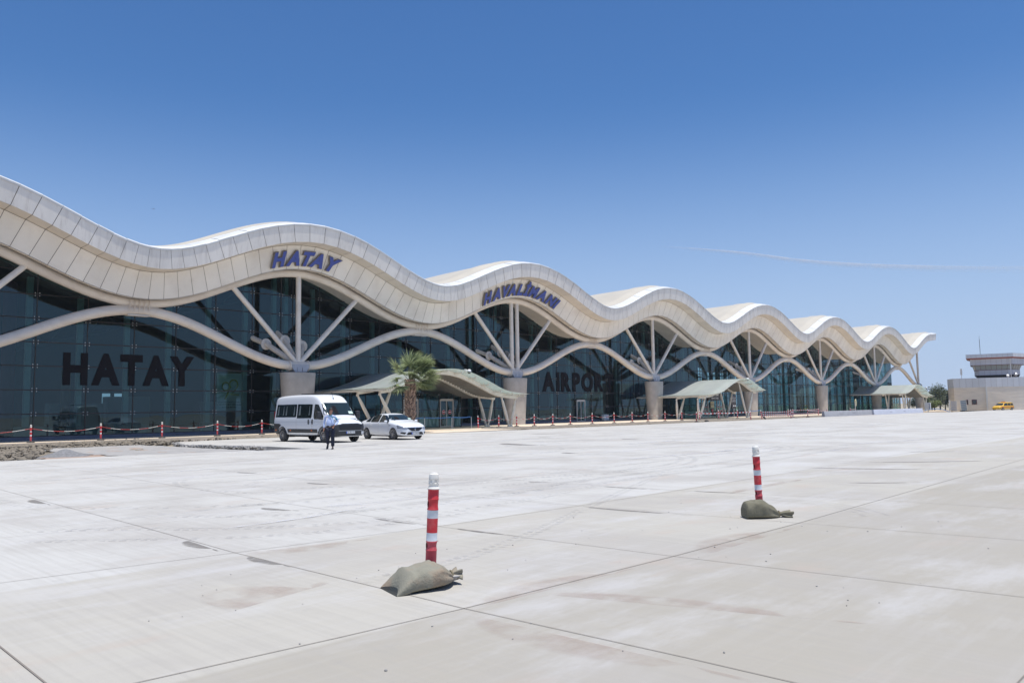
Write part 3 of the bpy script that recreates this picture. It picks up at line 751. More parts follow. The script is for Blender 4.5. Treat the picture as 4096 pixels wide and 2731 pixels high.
pl = MB(); pl.box((X_START,57.0,.1),(GX_END,57.5,.31)); T(pl, 'plinth', M['plinth'])
# interior
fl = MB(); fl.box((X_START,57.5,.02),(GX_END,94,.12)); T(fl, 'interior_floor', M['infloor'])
bw = MB()
def wall_with_gaps(mb, x0, x1, Y, z0, z1, gaps):
    x = x0
    for (a,b_,c_,d_) in gaps:
        mb.box((x,Y,z0),(a,Y+.3,z1)); mb.box((a,Y,z0),(b_,Y+.3,c_)); mb.box((a,Y,d_),(b_,Y+.3,z1)); x = b_
    mb.box((x,Y,z0),(x1,Y+.3,z1))
gaps=[]
for x in (30,): gaps.append((x,x+.9,2.4,3.9)); gaps.append((x+1.2,x+2.1,2.4,3.9))
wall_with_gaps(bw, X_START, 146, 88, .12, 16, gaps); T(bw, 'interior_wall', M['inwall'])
bw = MB()
for k in range(8): bw.box((146+3*k,88,.12),(146.9+3*k,88.4,16))
for z in (.12,3.2,6.6,9.8): bw.box((146,88.02,z),(169,88.3,z+.35 if z<1 else z+.2))
bw.box((146,87.99,10.4),(169,88.35,16)); T(bw, 'rear_window_wall', M['inwall'])
sw_ = MB(); sw_.box((GX_END-.1,57.25,.12),(GX_END+.1,57.6,zt(GX_END)+.3)); T(sw_, 'corner_post', M['mullion'])
eg = MB(); eg.add([(GX_END,57.3,.12),(GX_END,88,.12),(GX_END,88,9),(GX_END,57.3,zt(GX_END)+.3)],[(0,1,2,3)]); ego = T(eg, 'end_glass', M['glass'])
em_ = MB()
for k in range(11): em_.box((GX_END-.25,57.6+3*k,.12),(GX_END-.02,58.0+3*k,10.0))
for z in (3.2,6.3,9.4): em_.box((GX_END-.2,57.4,z),(GX_END-.04,88,z+.12))
o = em_.build('mullion_frame', M['innerpost'], None); o.parent = ego
lp = MB()
for k in range(30):
    x = 14.2+3.0*k
    if (k%4)==3: continue
    lp.box((x+.3,57.55,.2),(x+2.4,57.8,.95))
T(lp, 'window_seat_panel', M['inlight'])
for (x,y,r,z1,m_) in ((15.1,62,.42,12,'inred'),(19.0,63,.32,4.9,'inbrown'),(44,70,.4,11,'inwall'),(68,68,.4,11,'inwall'),(92,68,.45,11,'inlight'),(100,74,.45,11,'inlight'),(112,68,.45,11,'inlight'),(121,75,.45,11,'inlight'),(131,68,.45,11,'inlight'),(141,75,.45,11,'inlight'),(150,68,.45,11,'inlight'),(160,72,.45,11,'inlight')):
    q = MB(); q.tube([(x,y,.12),(x,y,z1)], r, 16); T(q, 'inner_column', M[m_], smooth=True, angle=40)
q = MB()
for (a,b_,y,z1) in ((20,24,70,2.6),(25,28.5,72,3.2),(63,66,66,2.3),(68,72,70,2.6),(60.5,62.8,60,2.2),(84,90,70,2.6),(96,99,66,2.4),(108,111,64,2.2),(35,39,75,2.8)):
    q.box((a,y,.12),(b_,y+1.2,z1)); q.box((a+.1,y-.02,z1*.45),(b_-.1,y,z1*.9))
T(q, 'kiosk', M['inlight'])
# small ducts and roof trusses seen through the glass
tr_ = MB()
for k in range(0,16):
    x = 10+10*k
    for y0,y1 in ((58,66),(66,76),(76,87)):
        tr_.tube([(x,y0,zt(x)-.2),(x,(y0+y1)/2,zt(x)-1.6),(x,y1,zt(x)-.2)], .09, 6)
    tr_.tube([(x,58,zt(x)-1.6),(x,87,zt(x)-1.6)], .1, 6)
T(tr_, 'roof_truss', M['inwall'])

# ------------------------------------------------------------------ lettering on the roof
def kern(word, i): return -.16 if word[i:i+2] in ('AV','VA','AT','TA','AY','AL') and word[i:i+2]!='AL' else 0
def roof_word(name, word, xa, xb, h0, size, label, widths):
    root = empty(name, ((xa+xb)/2, 52.4, zt((xa+xb)/2)+h0)); tag(root, label, 'sign')
    GW = []
    for ch in word:
        mg = text_mesh(ch, size, offset=.05*size); q_=[v.co.x for v in mg.vertices]; GW.append((max(q_)-min(q_), (max(q_)+min(q_))/2)); bpy.data.meshes.remove(mg)
    gap = .075*size; gaps_ = [gap+kern(word,i)*size for i in range(len(word)-1)]+[0]; kx = ((xb-xa)-sum(gaps_))/sum(g_[0] for g_ in GW); acc = 0
    for ch, (gw, gc), gp2 in zip(word, GW, gaps_):
        x = xa+acc+gw*kx/2; acc += gw*kx+gp2
        s_ = dzt(x); tl = math.hypot(1, s_); t = Vector((1,0,s_)).normalized()
        def tierpt(h): k=(h-D_H)/(C_H-D_H); q=off(x,h); return Vector((q[0], D_Y+(C_Y-D_Y)*k, q[1]))
        p0, p1 = tierpt(h0), tierpt(h0+1); up = (p1-p0).normalized(); nr = t.cross(up).normalized()
        if nr.y > 0: nr = -nr
        org = p0 + nr*.16
        Mx = Matrix((t, up, nr)).transposed().to_4x4(); Mx.translation = org
        kx = 1.0
        me = text_mesh(ch, size, extrude=.07, offset=.05*size, shear=.32, name='letter')
        me.transform(Matrix.Diagonal((kx,1,1,1)) @ Matrix.Translation((-gc,0,0)))
        me.materials.clear(); me.materials.append(M['blue']); me.materials.append(M['letterside'])
        me.update()
        for p in me.polygons: p.material_index = 0 if p.normal.z > .9 else 1
        me.transform(Mx @ Matrix.Translation((0,0,.03))); o = bpy.data.objects.new('letter', me); COL.objects.link(o)
        o.parent = root; o.matrix_parent_inverse = Matrix.Translation(root.location).inverted()
        me = text_mesh(ch, size, extrude=.02, offset=.085*size, shear=.32, name='backing'); me.transform(Matrix.Diagonal((kx,1,1,1)) @ Matrix.Translation((-gc,0,0))); me.materials.clear(); me.materials.append(M['letterside'])
        me.transform(Mx @ Matrix.Translation((0,0,-.03))); b_ = bpy.data.objects.new('backing', me); COL.objects.link(b_); b_.parent = o
    return root
roof_word('roof_sign', 'HATAY', 29.35, 34.9, .42, 1.42, 'raised blue slanted letters HATAY on the cream roof edge above the first column', (1.15,1.2,1.05,1.2,1.1))
roof_word('roof_sign', 'HAVALİMANI', 50.7, 62.3, .38, 1.40, 'raised blue slanted letters HAVALİMANI following the second roof wave', (1.15,1.15,1.1,1.15,.95,.55,1.4,1.15,1.15,.55))

def wall_text(name, txt, x, z, size, m_, label=None, cat='sign', Y=57.1, parent=None, kx=1, mirror=False, bold=.04, font_align='CENTER', group=None):
    Mx = Matrix.Translation((x, Y, z)) @ Matrix.Rotation(R_(90),4,'X') @ Matrix.Diagonal((kx*(-1 if mirror else 1),1,1,1))
    o = text_obj(name, txt, size, m_, Mx, parent=None, offset=bold*size, extrude=.004, align=font_align)
    if label: tag(o, label, cat, group)
    return o
# black film letters on the glass: one lettering each
for (word, xa, xb, z0, hh, lab) in (('HATAY', 17.05, 25.75, 3.74, 2.0, 'large black film letters HATAY on the lower left glass'), ('AIRPORT', 63.8, 76.4, 3.55, 2.0, 'large black film letters AIRPORT on the glass between two columns')):
    root = empty('window_lettering', ((xa+xb)/2, 57.1, z0)); tag(root, lab, 'lettering')
    GW = []
    for ch in word:
        mg = text_mesh(ch, hh/.73, offset=.05*hh/.73); q_=[v.co.x for v in mg.vertices]; GW.append((max(q_)-min(q_), (max(q_)+min(q_))/2)); bpy.data.meshes.remove(mg)
    gap = .24 if word == 'HATAY' else .30; gaps_ = [gap+kern(word,i)*1.3 for i in range(len(word)-1)]+[0]; kx = ((xb-xa)-sum(gaps_))/sum(g_[0] for g_ in GW); acc = 0
    for ch, (gw, gc), gp2 in zip(word, GW, gaps_):
        x = xa+acc+gw*kx/2; acc += gw*kx+gp2
        o = wall_text('letter', ch, 0, z0, hh/.73, M['vinyl'], None, kx=1, Y=57.14, bold=.05)
        o.data.transform(Matrix.Translation((x,0,0)) @ Matrix.Diagonal((kx,1,1,1)) @ Matrix.Translation((-gc,0,0)))
        wchild(o, root)
# pale poster behind the glass, seen from its back
pr_ = empty('poster', (28.85, 57.9, 1.7)); tag(pr_, 'pale grey poster with a gold ribbon emblem hanging behind the glass', 'poster')
pm = MB(); pm.box((-1.0,-.01,0),(1.0,.01,2.95)); pm.build('poster_sheet', M['postersheet'], pr_)
em = MB()
for (cx_, cz_, r_, a0, a1) in ((-.28,1.95,.28,0,360),(.34,2.1,.32,-60,230)):
    pts=[(cx_+r_*math.cos(R_(a)),-.03,cz_+r_*math.sin(R_(a))*1.1) for a in range(a0,a1+1,15)]; em.tube(pts,.06,6)
em.tube([(.0,-.03,1.9),(-.12,-.03,1.45),(-.35,-.03,.98)],.06,6); em.tube([(.62,-.03,1.95),(.4,-.03,1.6),(.1,-.03,1.35),(.75,-.03,1.3)],.05,6)
em.build('emblem', M['goldribbon'], pr_)
for i, tx in enumerate(('TÜRKİYE YÜZYILI VİZYONUYLA','GELECEĞE YÜRÜYÜŞÜMÜZ','DEVAM EDİYOR')):
    o = text_obj('caption', tx, .16 if i else .13, M['postertext'], Matrix.Translation((0,-.02,.72-.2*i)) @ Matrix.Rotation(R_(90),4,'X') @ Matrix.Diagonal((-1,1,1,1)), parent=pr_, offset=.004)

# ------------------------------------------------------------------ entrance canopies
CPROF = smooth_line([(u,0,z) for u,z in ((-9.5,2.85),(-8.3,2.95),(-6.5,3.2),(-4.7,3.72),(-3.3,4.28),(-2,4.5),(-.2,4.3),(1.9,3.6),(3.5,2.98),(4.7,2.72),(6.8,2.55),(8.5,2.5))], 8)
def cprof(u):
    for a_, b_ in zip(CPROF[:-1], CPROF[1:]):
        if a_.x <= u <= b_.x: return a_.z+(b_.z-a_.z)*(u-a_.x)/max(1e-6,b_.x-a_.x)
    return CPROF[0].z if u < 0 else CPROF[-1].z
def canopy(cx, flip, W0, W1, legs, label, dz_=0):
    root = empty('entrance_canopy', (cx, 50, .1)); tag(root, label, 'canopy', 'wavy glass canopies over the entrances')
    def prof(u): return cprof(-u if flip else u) - .1 + dz_
    us = [W0+(W1-W0)*i/48 for i in range(49)]
    def dz(u): return (prof(u+.02)-prof(u-.02))/.04
    def P(u, h): s_=dz(u); L_=math.hypot(1,s_); return u-s_/L_*h, prof(u)+h/L_ - .1   # local z above root
    # frosted glass skin
    g_ = MB(); g_.grid([[ (P(u,.42)[0], y, P(u,.42)[1]+.0) for u in us] for y in (-3.3,-.3,3.2,6.6)])
    gk = g_.build('glass_roof', M['canopyglass'], root, smooth=True)
    # glazing bars across
    gb = MB()
    for u in us[2::4]:
        p = P(u,.40); gb.box((p[0]-.03,-3.2,p[1]-.03),(p[0]+.03,6.6,p[1]+.0))
    for y in (-2.2,.9,4.0): gb.tube([(P(u,.385)[0],y,P(u,.385)[1]) for u in us], .02, 4)
    gb.build('glazing_bar', M['canopysteel'], root)
    # two curved main beams + slatted underside
    for y, hw_ in ((-2.0,.11),(.8,.11)):
        b_ = MB(); uu = [W0+.3+(W1-W0-.6)*i/40 for i in range(41)]
        sec = [[(P(u,h)[0], y+q, P(u,h)[1]) for u in uu] for q,h in ((-hw_,.0),(hw_,.0),(hw_,.34),(-hw_,.34),(-hw_,.0))]
        b_.grid(sec); e0=[s[0] for s in sec[:4]]; e1=[s[-1] for s in sec[:4]]; b_.add(e0,[(3,2,1,0)]); b_.add(e1,[(0,1,2,3)])
        b_.build('curved_beam', M['canopysteel'], root)
    sl = MB()
    for i in range(46):
        u = W0+.9+(W1-W0-1.8)*i/45; p = P(u,.14); sl.box((p[0]-.10,-1.88,p[1]-.02),(p[0]+.10,.68,p[1]+.10))
        sl.box((p[0]-.10,.92,p[1]-.02),(p[0]+.10,6.2,p[1]+.10))
    sl.build('slatted_ceiling', M['slat'], root)
    # cantilever purlins sticking out in front with glass clamps
    for u in [W0+.35+(W1-W0-.7)*i/10 for i in range(11)]:
        pm_ = MB(); p = P(u,.22); pm_.box((p[0]-.05,-3.0,p[1]-.05),(p[0]+.05,-2.1,p[1]+.06)); 
        pm_.box((p[0]-.02,-2.95,p[1]+.06),(p[0]+.02,-2.9,p[1]+.2)); pm_.box((p[0]-.02,-2.4,p[1]+.06),(p[0]+.02,-2.35,p[1]+.2))
        pm_.build('purlin', M['canopysteel'], root)
    # edge plates at the low left end
    ep = MB(); p = P(W0+.2,.3); ep.box((p[0]-.1,-3.1,p[1]-.10),(p[0]+.2,6.4,p[1]+.04))
    ep.build('edge_beam', M['canopysteel'], root)
    # spindle legs in pairs
    for uf, tops in legs:
        for y in (-2.0,.8):
            for ut in tops:
                a = Vector((uf+(.14 if ut>uf else -.14), y, 0.12)); q = P(ut,.0); b_ = Vector((q[0], y, q[1]-.06))
                lg = MB(); n=9; pts=[a.lerp(b_,i/(n-1)) for i in range(n)]; rs=[.055,.10,.125,.135,.14,.135,.125,.10,.055]
                lg.tube(pts, rs, 12)
                for e in (a,b_): lg.tube([e+Vector((0,-.06,0)),e+Vector((0,.06,0))], .10, 14); lg.tube([e+Vector((0,-.09,0)),e+Vector((0,.09,0))], .04, 10)
                lg.box((b_.x-.05,y-.04,b_.z),(b_.x+.05,y+.04,b_.z+.14)); lg.box((a.x-.12,y-.1,0),(a.x+.12,y+.1,.07))
                lg.build('leg', M['canopysteel'], root, smooth=True, angle=40)
    return root
canopy(43.6, False, -8.3, 6.9, ((-6.3,(-8.0,-4.7)),(5.7,(4.75,6.4))), 'wavy glass entrance canopy behind the palm tree and white sedan')
canopy(87.1, True, -7.3, 6.9, ((-7.0,(-7.2,-5.6)),(4.2,(2.4,5.8))), 'wavy glass entrance canopy over the dark departure sign, middle one of three')
canopy(153.8, False, -8.3, 7.0, ((-5.7,(-6.6,-5.0)),(5.2,(4.5,6.1))), 'smallest looking wavy glass canopy near the far right end of the terminal')

# dome cameras
def dome_cam(x,y,z,label):
    root = empty('security_camera', (x,y,z)); tag(root, label, 'camera', 'dome cameras on the canopies')
    m_ = MB(); m_.tube([(-.45,0,.1),(0,0,.12)], .04, 8); m_.box((-.5,-.1,-.06),(-.38,.1,.2)); m_.build('bracket', M['white'], root)
    m_ = MB(); m_.lathe([(.001,.2),(.10,.18),(.15,.10),(.16,.0)], 16); m_.build('housing', M['whitesign'], root, smooth=True)
    m_ = MB(); m_.lathe([(.13,0),(.13,-.04),(.09,-.12),(.001,-.16)], 16); m_.build('lens_dome', M['carglass'], root, smooth=True)
dome_cam(43.6, 46.9, 4.62, 'white dome camera on the canopy beside the palm tree')
dome_cam(90.3, 47.2, 4.75, 'white dome camera on the canopy near the fourth column')
dome_cam(156.2, 46.8, 4.2, 'white dome camera on the far right canopy against the sky')

# ------------------------------------------------------------------ glass entrance boxes
def noentry(parent, x, y, z):
    m_ = MB(); Mx = Matrix.Translation((x,y,z)) @ Matrix.Rotation(R_(90),4,'X')
    m_.lathe([(.001,0),(.2,0),(.2,.006),(.001,.006)], 24, Mx, mi=1); m_.lathe([(.001,.007),(.175,.007),(.175,.010),(.001,.010)], 24, Mx, mi=0)
    m_.box((x-.13,y-.016,z-.035),(x+.13,y-.011,z+.035), mi=1)
    m_.build('no_entry_sticker', [M['redsign'], M['whitesign']], parent)
def door(root, x, y, w_, h, stickers):
    fr = MB(); t=.07
    fr.box((x-w_/2-t,y-.06,0),(x-w_/2,y+.06,h+t)); fr.box((x+w_/2,y-.06,0),(x+w_/2+t,y+.06,h+t)); fr.box((x-w_/2,y-.055,h),(x+w_/2,y+.055,h+t+.05))
    f = fr.build('door_frame', M['alu'], root)
    for s_ in (-1,1):
        lf = MB(); a = x if s_>0 else x-w_/2; b_ = a+w_/2
        lf.box((a+.01,y-.02,.03),(a+.05,y+.02,h)); lf.box((b_-.05,y-.02,.03),(b_-.01,y+.02,h)); lf.box((a+.05,y-.02,.03),(b_-.05,y+.02,.12)); lf.box((a+.05,y-.02,h-.07),(b_-.05,y+.02,h))
        l = lf.build('door_leaf', M['alu'], root)
        gp_ = MB(); gp_.add([(a+.05,y,.12),(b_-.05,y,.12),(b_-.05,y,h-.07),(a+.05,y,h-.07)],[(0,1,2,3)]); gp_.build('door_glass', M['boxglass'], l)
        if stickers==1: noentry(l, (a+b_)/2, y-.015, 1.32)
        if stickers==2:
            sm2 = MB()
            for z in (.85,1.35): sm2.box((a+.05,y-.03,z),(b_-.05,y-.022,z+.06))
            sm2.build('red_stripe', M['redsign'], l)
            sm3 = MB(); sm3.lathe([(.001,0),(.07,0),(.07,.01),(.001,.01)],12,Matrix.Translation(((a+b_)/2,y-.025,1.62)) @ Matrix.Rotation(R_(90),4,'X') @ Matrix.Diagonal((1,1.6,1,1))); sm3.build('door_sticker', M['paper'], l)
def vest(x0, x1, yf, h, doors, label, stick, dark=False):
    root = empty('entrance_vestibule', (x0, yf, .1)); tag(root, label, 'entrance', 'glass entrance boxes under the canopies')
    W = x1-x0; D = 57.15-yf
    fr = MB()
    xs_ = sorted({0,W} | {d-.85 for d in doors} | {d+.85 for d in doors})
    for x in xs_: fr.box((x-.03,-.03,0),(x+.03,.03,h))
    for z in (0,.0+h): fr.box((0,-.028,z-.03 if z else 0),(W,.028,z+.03))
    for x in (0,W):
        fr.box((x-.028,0,h-.03),(x+.028,D,h+.03)); fr.box((x-.028,D/2-.03,0),(x+.028,D/2+.03,h))
    for a,b_ in zip(xs_[:-1], xs_[1:]):
        isd = any(abs((a+b_)/2-d)<.1 for d in doors)
        fr.box((a,-.027,2.42 if isd else 1.5),(b_,.027,2.48 if isd else 1.55))
    fr.build('frame', M['mullion'], root)
    gl = MB()
    for a,b_ in zip(xs_[:-1], xs_[1:]):
        isd = any(abs((a+b_)/2-d)<.1 for d in doors); z0 = 2.5 if isd else 0
        gl.add([(a,0,z0),(b_,0,z0),(b_,0,h),(a,0,h)],[(0,1,2,3)])
    for x in (0,W): gl.add([(x,0,0),(x,D,0),(x,D,h),(x,0,h)],[(0,1,2,3)])
    gl.add([(0,0,h+.02),(W,0,h+.02),(W,D,h+.02),(0,D,h+.02)],[(0,1,2,3)])
    gl.build('glass_panel', M['boxglass'], root)
    dt = MB()
    for x in xs_:
        for z in (1.42,1.62,h-.12,.15):
            for dx in (-.1,.1):
                if 0 < x+dx < W: dt.lathe([(.001,-.02),(.03,-.02),(.03,0)],8,Matrix.Translation((x+dx,-.01,z)) @ Matrix.Rotation(R_(-90),4,'X'))
    dt.build('point_fitting', M['steeldot'], root)
    for d in doors: door(root, d, -.0, 1.42, 2.36, stick)
    cp_ = MB(); cp_.box((.3,D*.6,0),(W-.3,D*.6+.05,.9)); cp_.build('inner_rail', M['innerpost'], root)
    return root
vest(39.4, 48.2, 53.0, 2.95, [3.1,7.1], 'glass box entrance with no entry discs on its doors behind the palm', 1)
v2 = vest(88.6, 96.2, 53.4, 2.9, [1.9,5.6], 'glass box entrance with red door stripes under the dark departure sign', 2)
v3 = vest(157.6, 163.0, 53.6, 2.9, [1.6,4.2], 'glass box entrance under the far right canopy', 2)
# signs at the middle entrance
sg = empty('entrance_sign', (92.35, 53.1, 2.3)); tag(sg, 'dark board with white words over the middle entrance doors', 'sign')
q = MB(); q.box((-1.55,-.1,0),(1.55,.1,1.05)); q.build('sign_board', M['darksign'], sg)
text_obj('sign_text','İÇ HATLAR',.34,M['whitesign'],Matrix.Translation((0,-.12,.6)) @ Matrix.Rotation(R_(90),4,'X'),parent=sg,offset=.008)
text_obj('sign_text','DEPARTURES',.30,M['whitesign'],Matrix.Translation((0,-.12,.2)) @ Matrix.Rotation(R_(90),4,'X'),parent=sg,offset=.008)
sg = empty('totem_sign', (97.0, 52.9, 1.25)); tag(sg, 'dark upright board with small white words and arrows beside the middle doors', 'sign')
q = MB(); q.box((-.62,-.06,0),(.62,.06,1.75)); q.build('sign_board', M['darksign'], sg)
for i, tx in enumerate(('GİDEN YOLCU','İÇ HATLAR','DEPARTURES')): text_obj('sign_text',tx,.16,M['whitesign'],Matrix.Translation((0,-.08,1.35-.24*i)) @ Matrix.Rotation(R_(90),4,'X'),parent=sg)
q = MB()
for dx in (-.28,.12): q.add([(dx,-.075,.33),(dx+.2,-.075,.2),(dx+.2,-.075,.46)],[(0,1,2)]); q.box((dx+.19,-.08,.27),(dx+.3,-.07,.39))
q.build('arrow', M['whitesign'], sg); q = MB(); q.box((-.06,-.03,-1.15),(.06,.03,0)); q.build('sign_post', M['steel'], sg)
q = MB(); q.box((-.42,-.02,0),(.42,.02,.85)); pq = q.build('wall_plaque', M['goldsign'], None, loc=(92.2,53.3,1.35)); tag(pq, 'gold notice plaque between the two middle entrance doors', 'plaque')
text_obj('plaque_text','HATAY\nHAVALİMANI',.12,M['vinyl'],Matrix.Translation((0,-.03,.5)) @ Matrix.Rotation(R_(90),4,'X'),parent=pq)
q = MB(); q.box((-.2,-.02,0),(.2,.02,.38)); fq = q.build('fire_sign', M['redsign'], None, loc=(92.2,53.3,.82)); tag(fq, 'small red fire notice under the gold plaque', 'sign')
wt = wall_text('door_lettering', 'LINES', 46.15, 3.5, .80, M['vinyl'], 'black film word LINES on the glass, half hidden by the palm trunk', 'lettering', Y=57.13, bold=.01)
# door in the glass under AIRPORT
dr = empty('side_door', (70.0, 57.0, .1)); tag(dr, 'narrow glass double door in the glass front under the word AIRPORT', 'door')
door(dr, 0, 0, 1.35, 2.3, 0)
q = MB(); q.box((-1.1,.02,2.42),(1.1,.05,2.5)); q.build('transom', M['mullion'], dr)
ac = empty('air_conditioner', (73.9, 56.6, .1)); tag(ac, 'pale air conditioner unit on the pavement right of the side door', 'air conditioner')
q = MB(); q.box((-.45,-.17,.08),(.45,.17,.72)); q.build('casing', M['pipew'], ac); q = MB(); q.lathe([(.001,0),(.24,0),(.24,.02),(.20,.02)],20,Matrix.Translation((-.1,-.19,.4)) @ Matrix.Rotation(R_(90),4,'X')); q.build('fan_grille', M['twrgrey'], ac)
q = MB(); q.box((-.4,-.1,0),(-.34,.1,.08)); q.box((.34,-.1,0),(.4,.1,.08)); q.build('foot', M['mullion'], ac)

# ------------------------------------------------------------------ belt barriers by the doors
BP = [(38.55,49.4),(40.6,48.9),(42.75,48.1),(44.5,47.7)]
BL = ['steel belt post just right of the palm trunk','steel belt post in front of the left glass door','steel belt post in front of the right glass door','last steel belt post on the right end of the blue belt']
def steel_post(x,y,label,grp='steel posts of the blue belt barrier', tilt=0):
    r = empty('belt_post',(x,y,.1)); tag(r,label,'belt post',grp); r.rotation_euler=(0,tilt,0)
    q = MB(); q.lathe([(.16,0),(.16,.02),(.05,.035)],20); q.build('base',M['steel'],r)
    q = MB(); q.tube([(0,0,.03),(0,0,.97)],.03,12); q.build('tube',M['steel'],r,smooth=True,angle=40)
    q = MB(); q.tube([(0,0,.9),(0,0,1.0)],.036,12); q.build('belt_head',M['blackplastic'],r,smooth=True,angle=40); return r
for (x,y),l in zip(BP,BL): steel_post(x,y,l)
bl = ['blue belt between the palm and the first belt post','blue belt in front of the left glass door','blue belt at the right end of the row']
for i in range(3):
    a,b_ = BP[i],BP[i+1]; q = MB(); rr=[]
    for z in (.955,.90): rr.append([(a[0]+(b_[0]-a[0])*k/8,a[1]+(b_[1]-a[1])*k/8,.1+z-.05*math.sin(PI*k/8)) for k in range(9)])
    q.grid(rr); q.grid([[(p[0],p[1]-.004,p[2]) for p in r] for r in rr]); tag(q.build('barrier_belt',M['bluebelt']), bl[i], 'belt', 'blue barrier belts')
for (x,y,l,t) in ((93.0,48.6,'leaning steel belt post right of the middle entrance',.1),(97.0,49.2,'upright steel belt post right of the middle entrance',0)): steel_post(x,y,l,'steel posts by the middle entrance',t)
q = MB(); q.grid([[(93.1+.4875*k,48.6+.075*k,1.02-.12*math.sin(PI*k/8)) for k in range(9)],[(93.1+.4875*k,48.6+.075*k,.95-.12*math.sin(PI*k/8)) for k in range(9)]]); tag(q.build('barrier_belt',M['bluebelt']),'blue belt sagging between the two posts at the middle entrance','belt','blue barrier belts')

# ------------------------------------------------------------------ red and white posts
def post_mesh(H=1.02, r=.053, plain=False):
    """returns lists of (name, MB, mats) for a plastic traffic post"""
    out=[]; hb_=H*.845
    seg = [(0,.32,2,1),(.32,.43,2,.9),(.43,.52,1,1),(.52,.68,0,1),(.68,.77,1,1),(.77,.90,0,.93),(.90,1.0,0,1)]
    b = MB(); prof=[]; mm=[]
    z=0
    for i,(a,c,m_,k) in enumerate(seg):
        za,zc = a*hb_, c*hb_
        if k < 1:
            pts=[(r,za),(r*1.05,za+.006),(r*.97,za+.02),(r*k,(za+zc)/2),(r*.97,zc-.02),(r*1.05,zc-.006),(r,zc)]
        else: pts=[(r*1.0,za),(r*1.0,zc)]
        for p in pts:
            if prof and abs(p[1]-prof[-1][1])<1e-6 and abs(p[0]-prof[-1][0])<1e-6: continue
            prof.append(p); 
            if len(prof)>1: mm.append(m_)
    b.lathe(prof, 24, mif=lambda i: mm[i])
    out.append(('sleeve', b, [M['redp'], M['reflw'], M['redf']]))
    hm = MB()
    for a,c in ((.345,.415),(.79,.88)):
        zc=(a+c)/2*hb_; Mx = Matrix.Translation((-r*.80,-r*.42,zc)) @ Matrix.Rotation(R_(-62),4,'Z') @ Matrix.Rotation(R_(90),4,'X')
        hm.lathe([(.001,.006),(.017,.006),(.019,.0)],16,Mx @ Matrix.Diagonal((.75,1.7,1,1)))
    out.append(('chain_hole', hm, [M['darkred']]))
    c_ = MB(); z0=hb_
    c_.lathe([(r*1.02,z0),(r*1.18,z0+.002),(r*1.18,z0+.012),(r*1.0,z0+.014),(r*.86,z0+.035),(r*.95,z0+.042),(r*.95,z0+.058),(r*.78,z0+.062),(r*.78,z0+.092),(r*.92,z0+.1),(r*.92,z0+.118),(r*.84,z0+.145),(r*.6,z0+.152),(r*.55,z0+.160),(.001,z0+.162)], 24)
    for k in range(6): 
        a=PI*k/3; c_.box((-.012,r*.74,z0+.062),(.012,r*.93,z0+.095), M=Matrix.Rotation(a,4,'Z'))
    out.append(('cap', c_, [M['white']]))
    return out
PM = None
def traffic_post(x,y,z,label,grp,base=True,H=1.02,tilt=(0,0),rz=0,first=[None]):
    global PM
    r = empty('traffic_post',(x,y,z)); tag(r,label,'traffic post',grp); r.rotation_euler=(tilt[0],tilt[1],rz)
    if PM is None:
        PM=[]
        for nm,mb,ms in post_mesh(): o = mb.build(nm,ms,None,smooth=True,angle=35); PM.append(o)
        q = MB(); q.lathe([(.20,0),(.21,.02),(.20,.05),(.16,.075),(.07,.085)],20); q.build('x',M['rubber'])
        bo = bpy.data.objects['x']; bo.name='rubber_base'; bo.data.name='rubber_base'; PM.append(bo)
        src = PM; 
        for o in PM: o.parent = r
    else:
        for o in PM:
            if o.name.startswith('rubber_base') and not base: continue
            c = o.copy(); COL.objects.link(c); c.parent = r
    return r
near = traffic_post(4.87,5.80,0,'tall red and white plastic post in the near sandbag','near traffic posts',H=1.02,tilt=(0,R_(2.6)),rz=R_(-46))
far_ = traffic_post(10.74,5.51,0,'red and white plastic post standing in the farther olive sandbag','near traffic posts',tilt=(0,R_(-1.6)),rz=R_(-46))
for r_, sc_ in ((near,.957),(far_,.957)): r_.scale=(sc_,sc_,sc_)

CP = [ # x, y, z, chain to next?
 (10.6,55.9,.1,'chain post at the left edge of the glass front'),
 (14.95,55.75,.1,'chain post below the left side of the word HATAY, left of the H'),
 (18.95,55.6,.1,'chain post below the first A of HATAY'),
 (22.85,55.5,.1,'chain post below the T and second A of HATAY'),
 (26.75,55.4,.1,'chain post below the right end of HATAY'),
 (30.2,55.35,.1,'chain post just left of the white van'),
 (34.2,55.3,.1,'chain post hidden behind the white van'),
 (44.9,47.3,.1,'leaning chain post nearest the blue belt, without a foot'),
 (47.15,47.2,.1,'chain post in front of the left canopy leg pair'),
 (49.3,47.2,.1,'chain post between the front canopy legs'),
 (51.2,46.9,.1,'chain post in front of the second column'),
 (53.5,46.8,.1,'chain post just right of the second column'),
 (55.8,46.7,.1,'chain post under the letter A of AIRPORT'),
 (58.85,46.6,.1,'chain post beside the narrow glass side door'),
 (62.1,46.5,.1,'chain post right of the air conditioner, under AIRPORT'),
 (64.9,46.4,.1,'chain post under the last letters of AIRPORT'),
 (67.6,46.4,.1,'chain post left of the third column'),
 (70.7,46.4,.1,'chain post in front of the third column'),
 (73.9,46.4,.1,'chain post right of the third column'),
 (77.5,46.4,.1,'chain post beside the left legs of the middle canopy'),
 (81.6,46.4,.1,'chain post between the left legs and the doors of the middle canopy'),
 (85.7,46.3,.1,'chain post in front of the left middle entrance door'),
]
CP = [((x*.936,y*.936,z,l) if i < 7 else (x,y,z,l)) for i,(x,y,z,l) in enumerate(CP)]
NOCH = {6, 21}
for i,(x,y,z,l) in enumerate(CP):
    traffic_post(x,y,z,l,'red and white chain posts along the glass front', base=(i!=7), tilt=(0, R_(4) if i==7 else R_(rnd.uniform(-1,1))), rz=rnd.uniform(0,6))
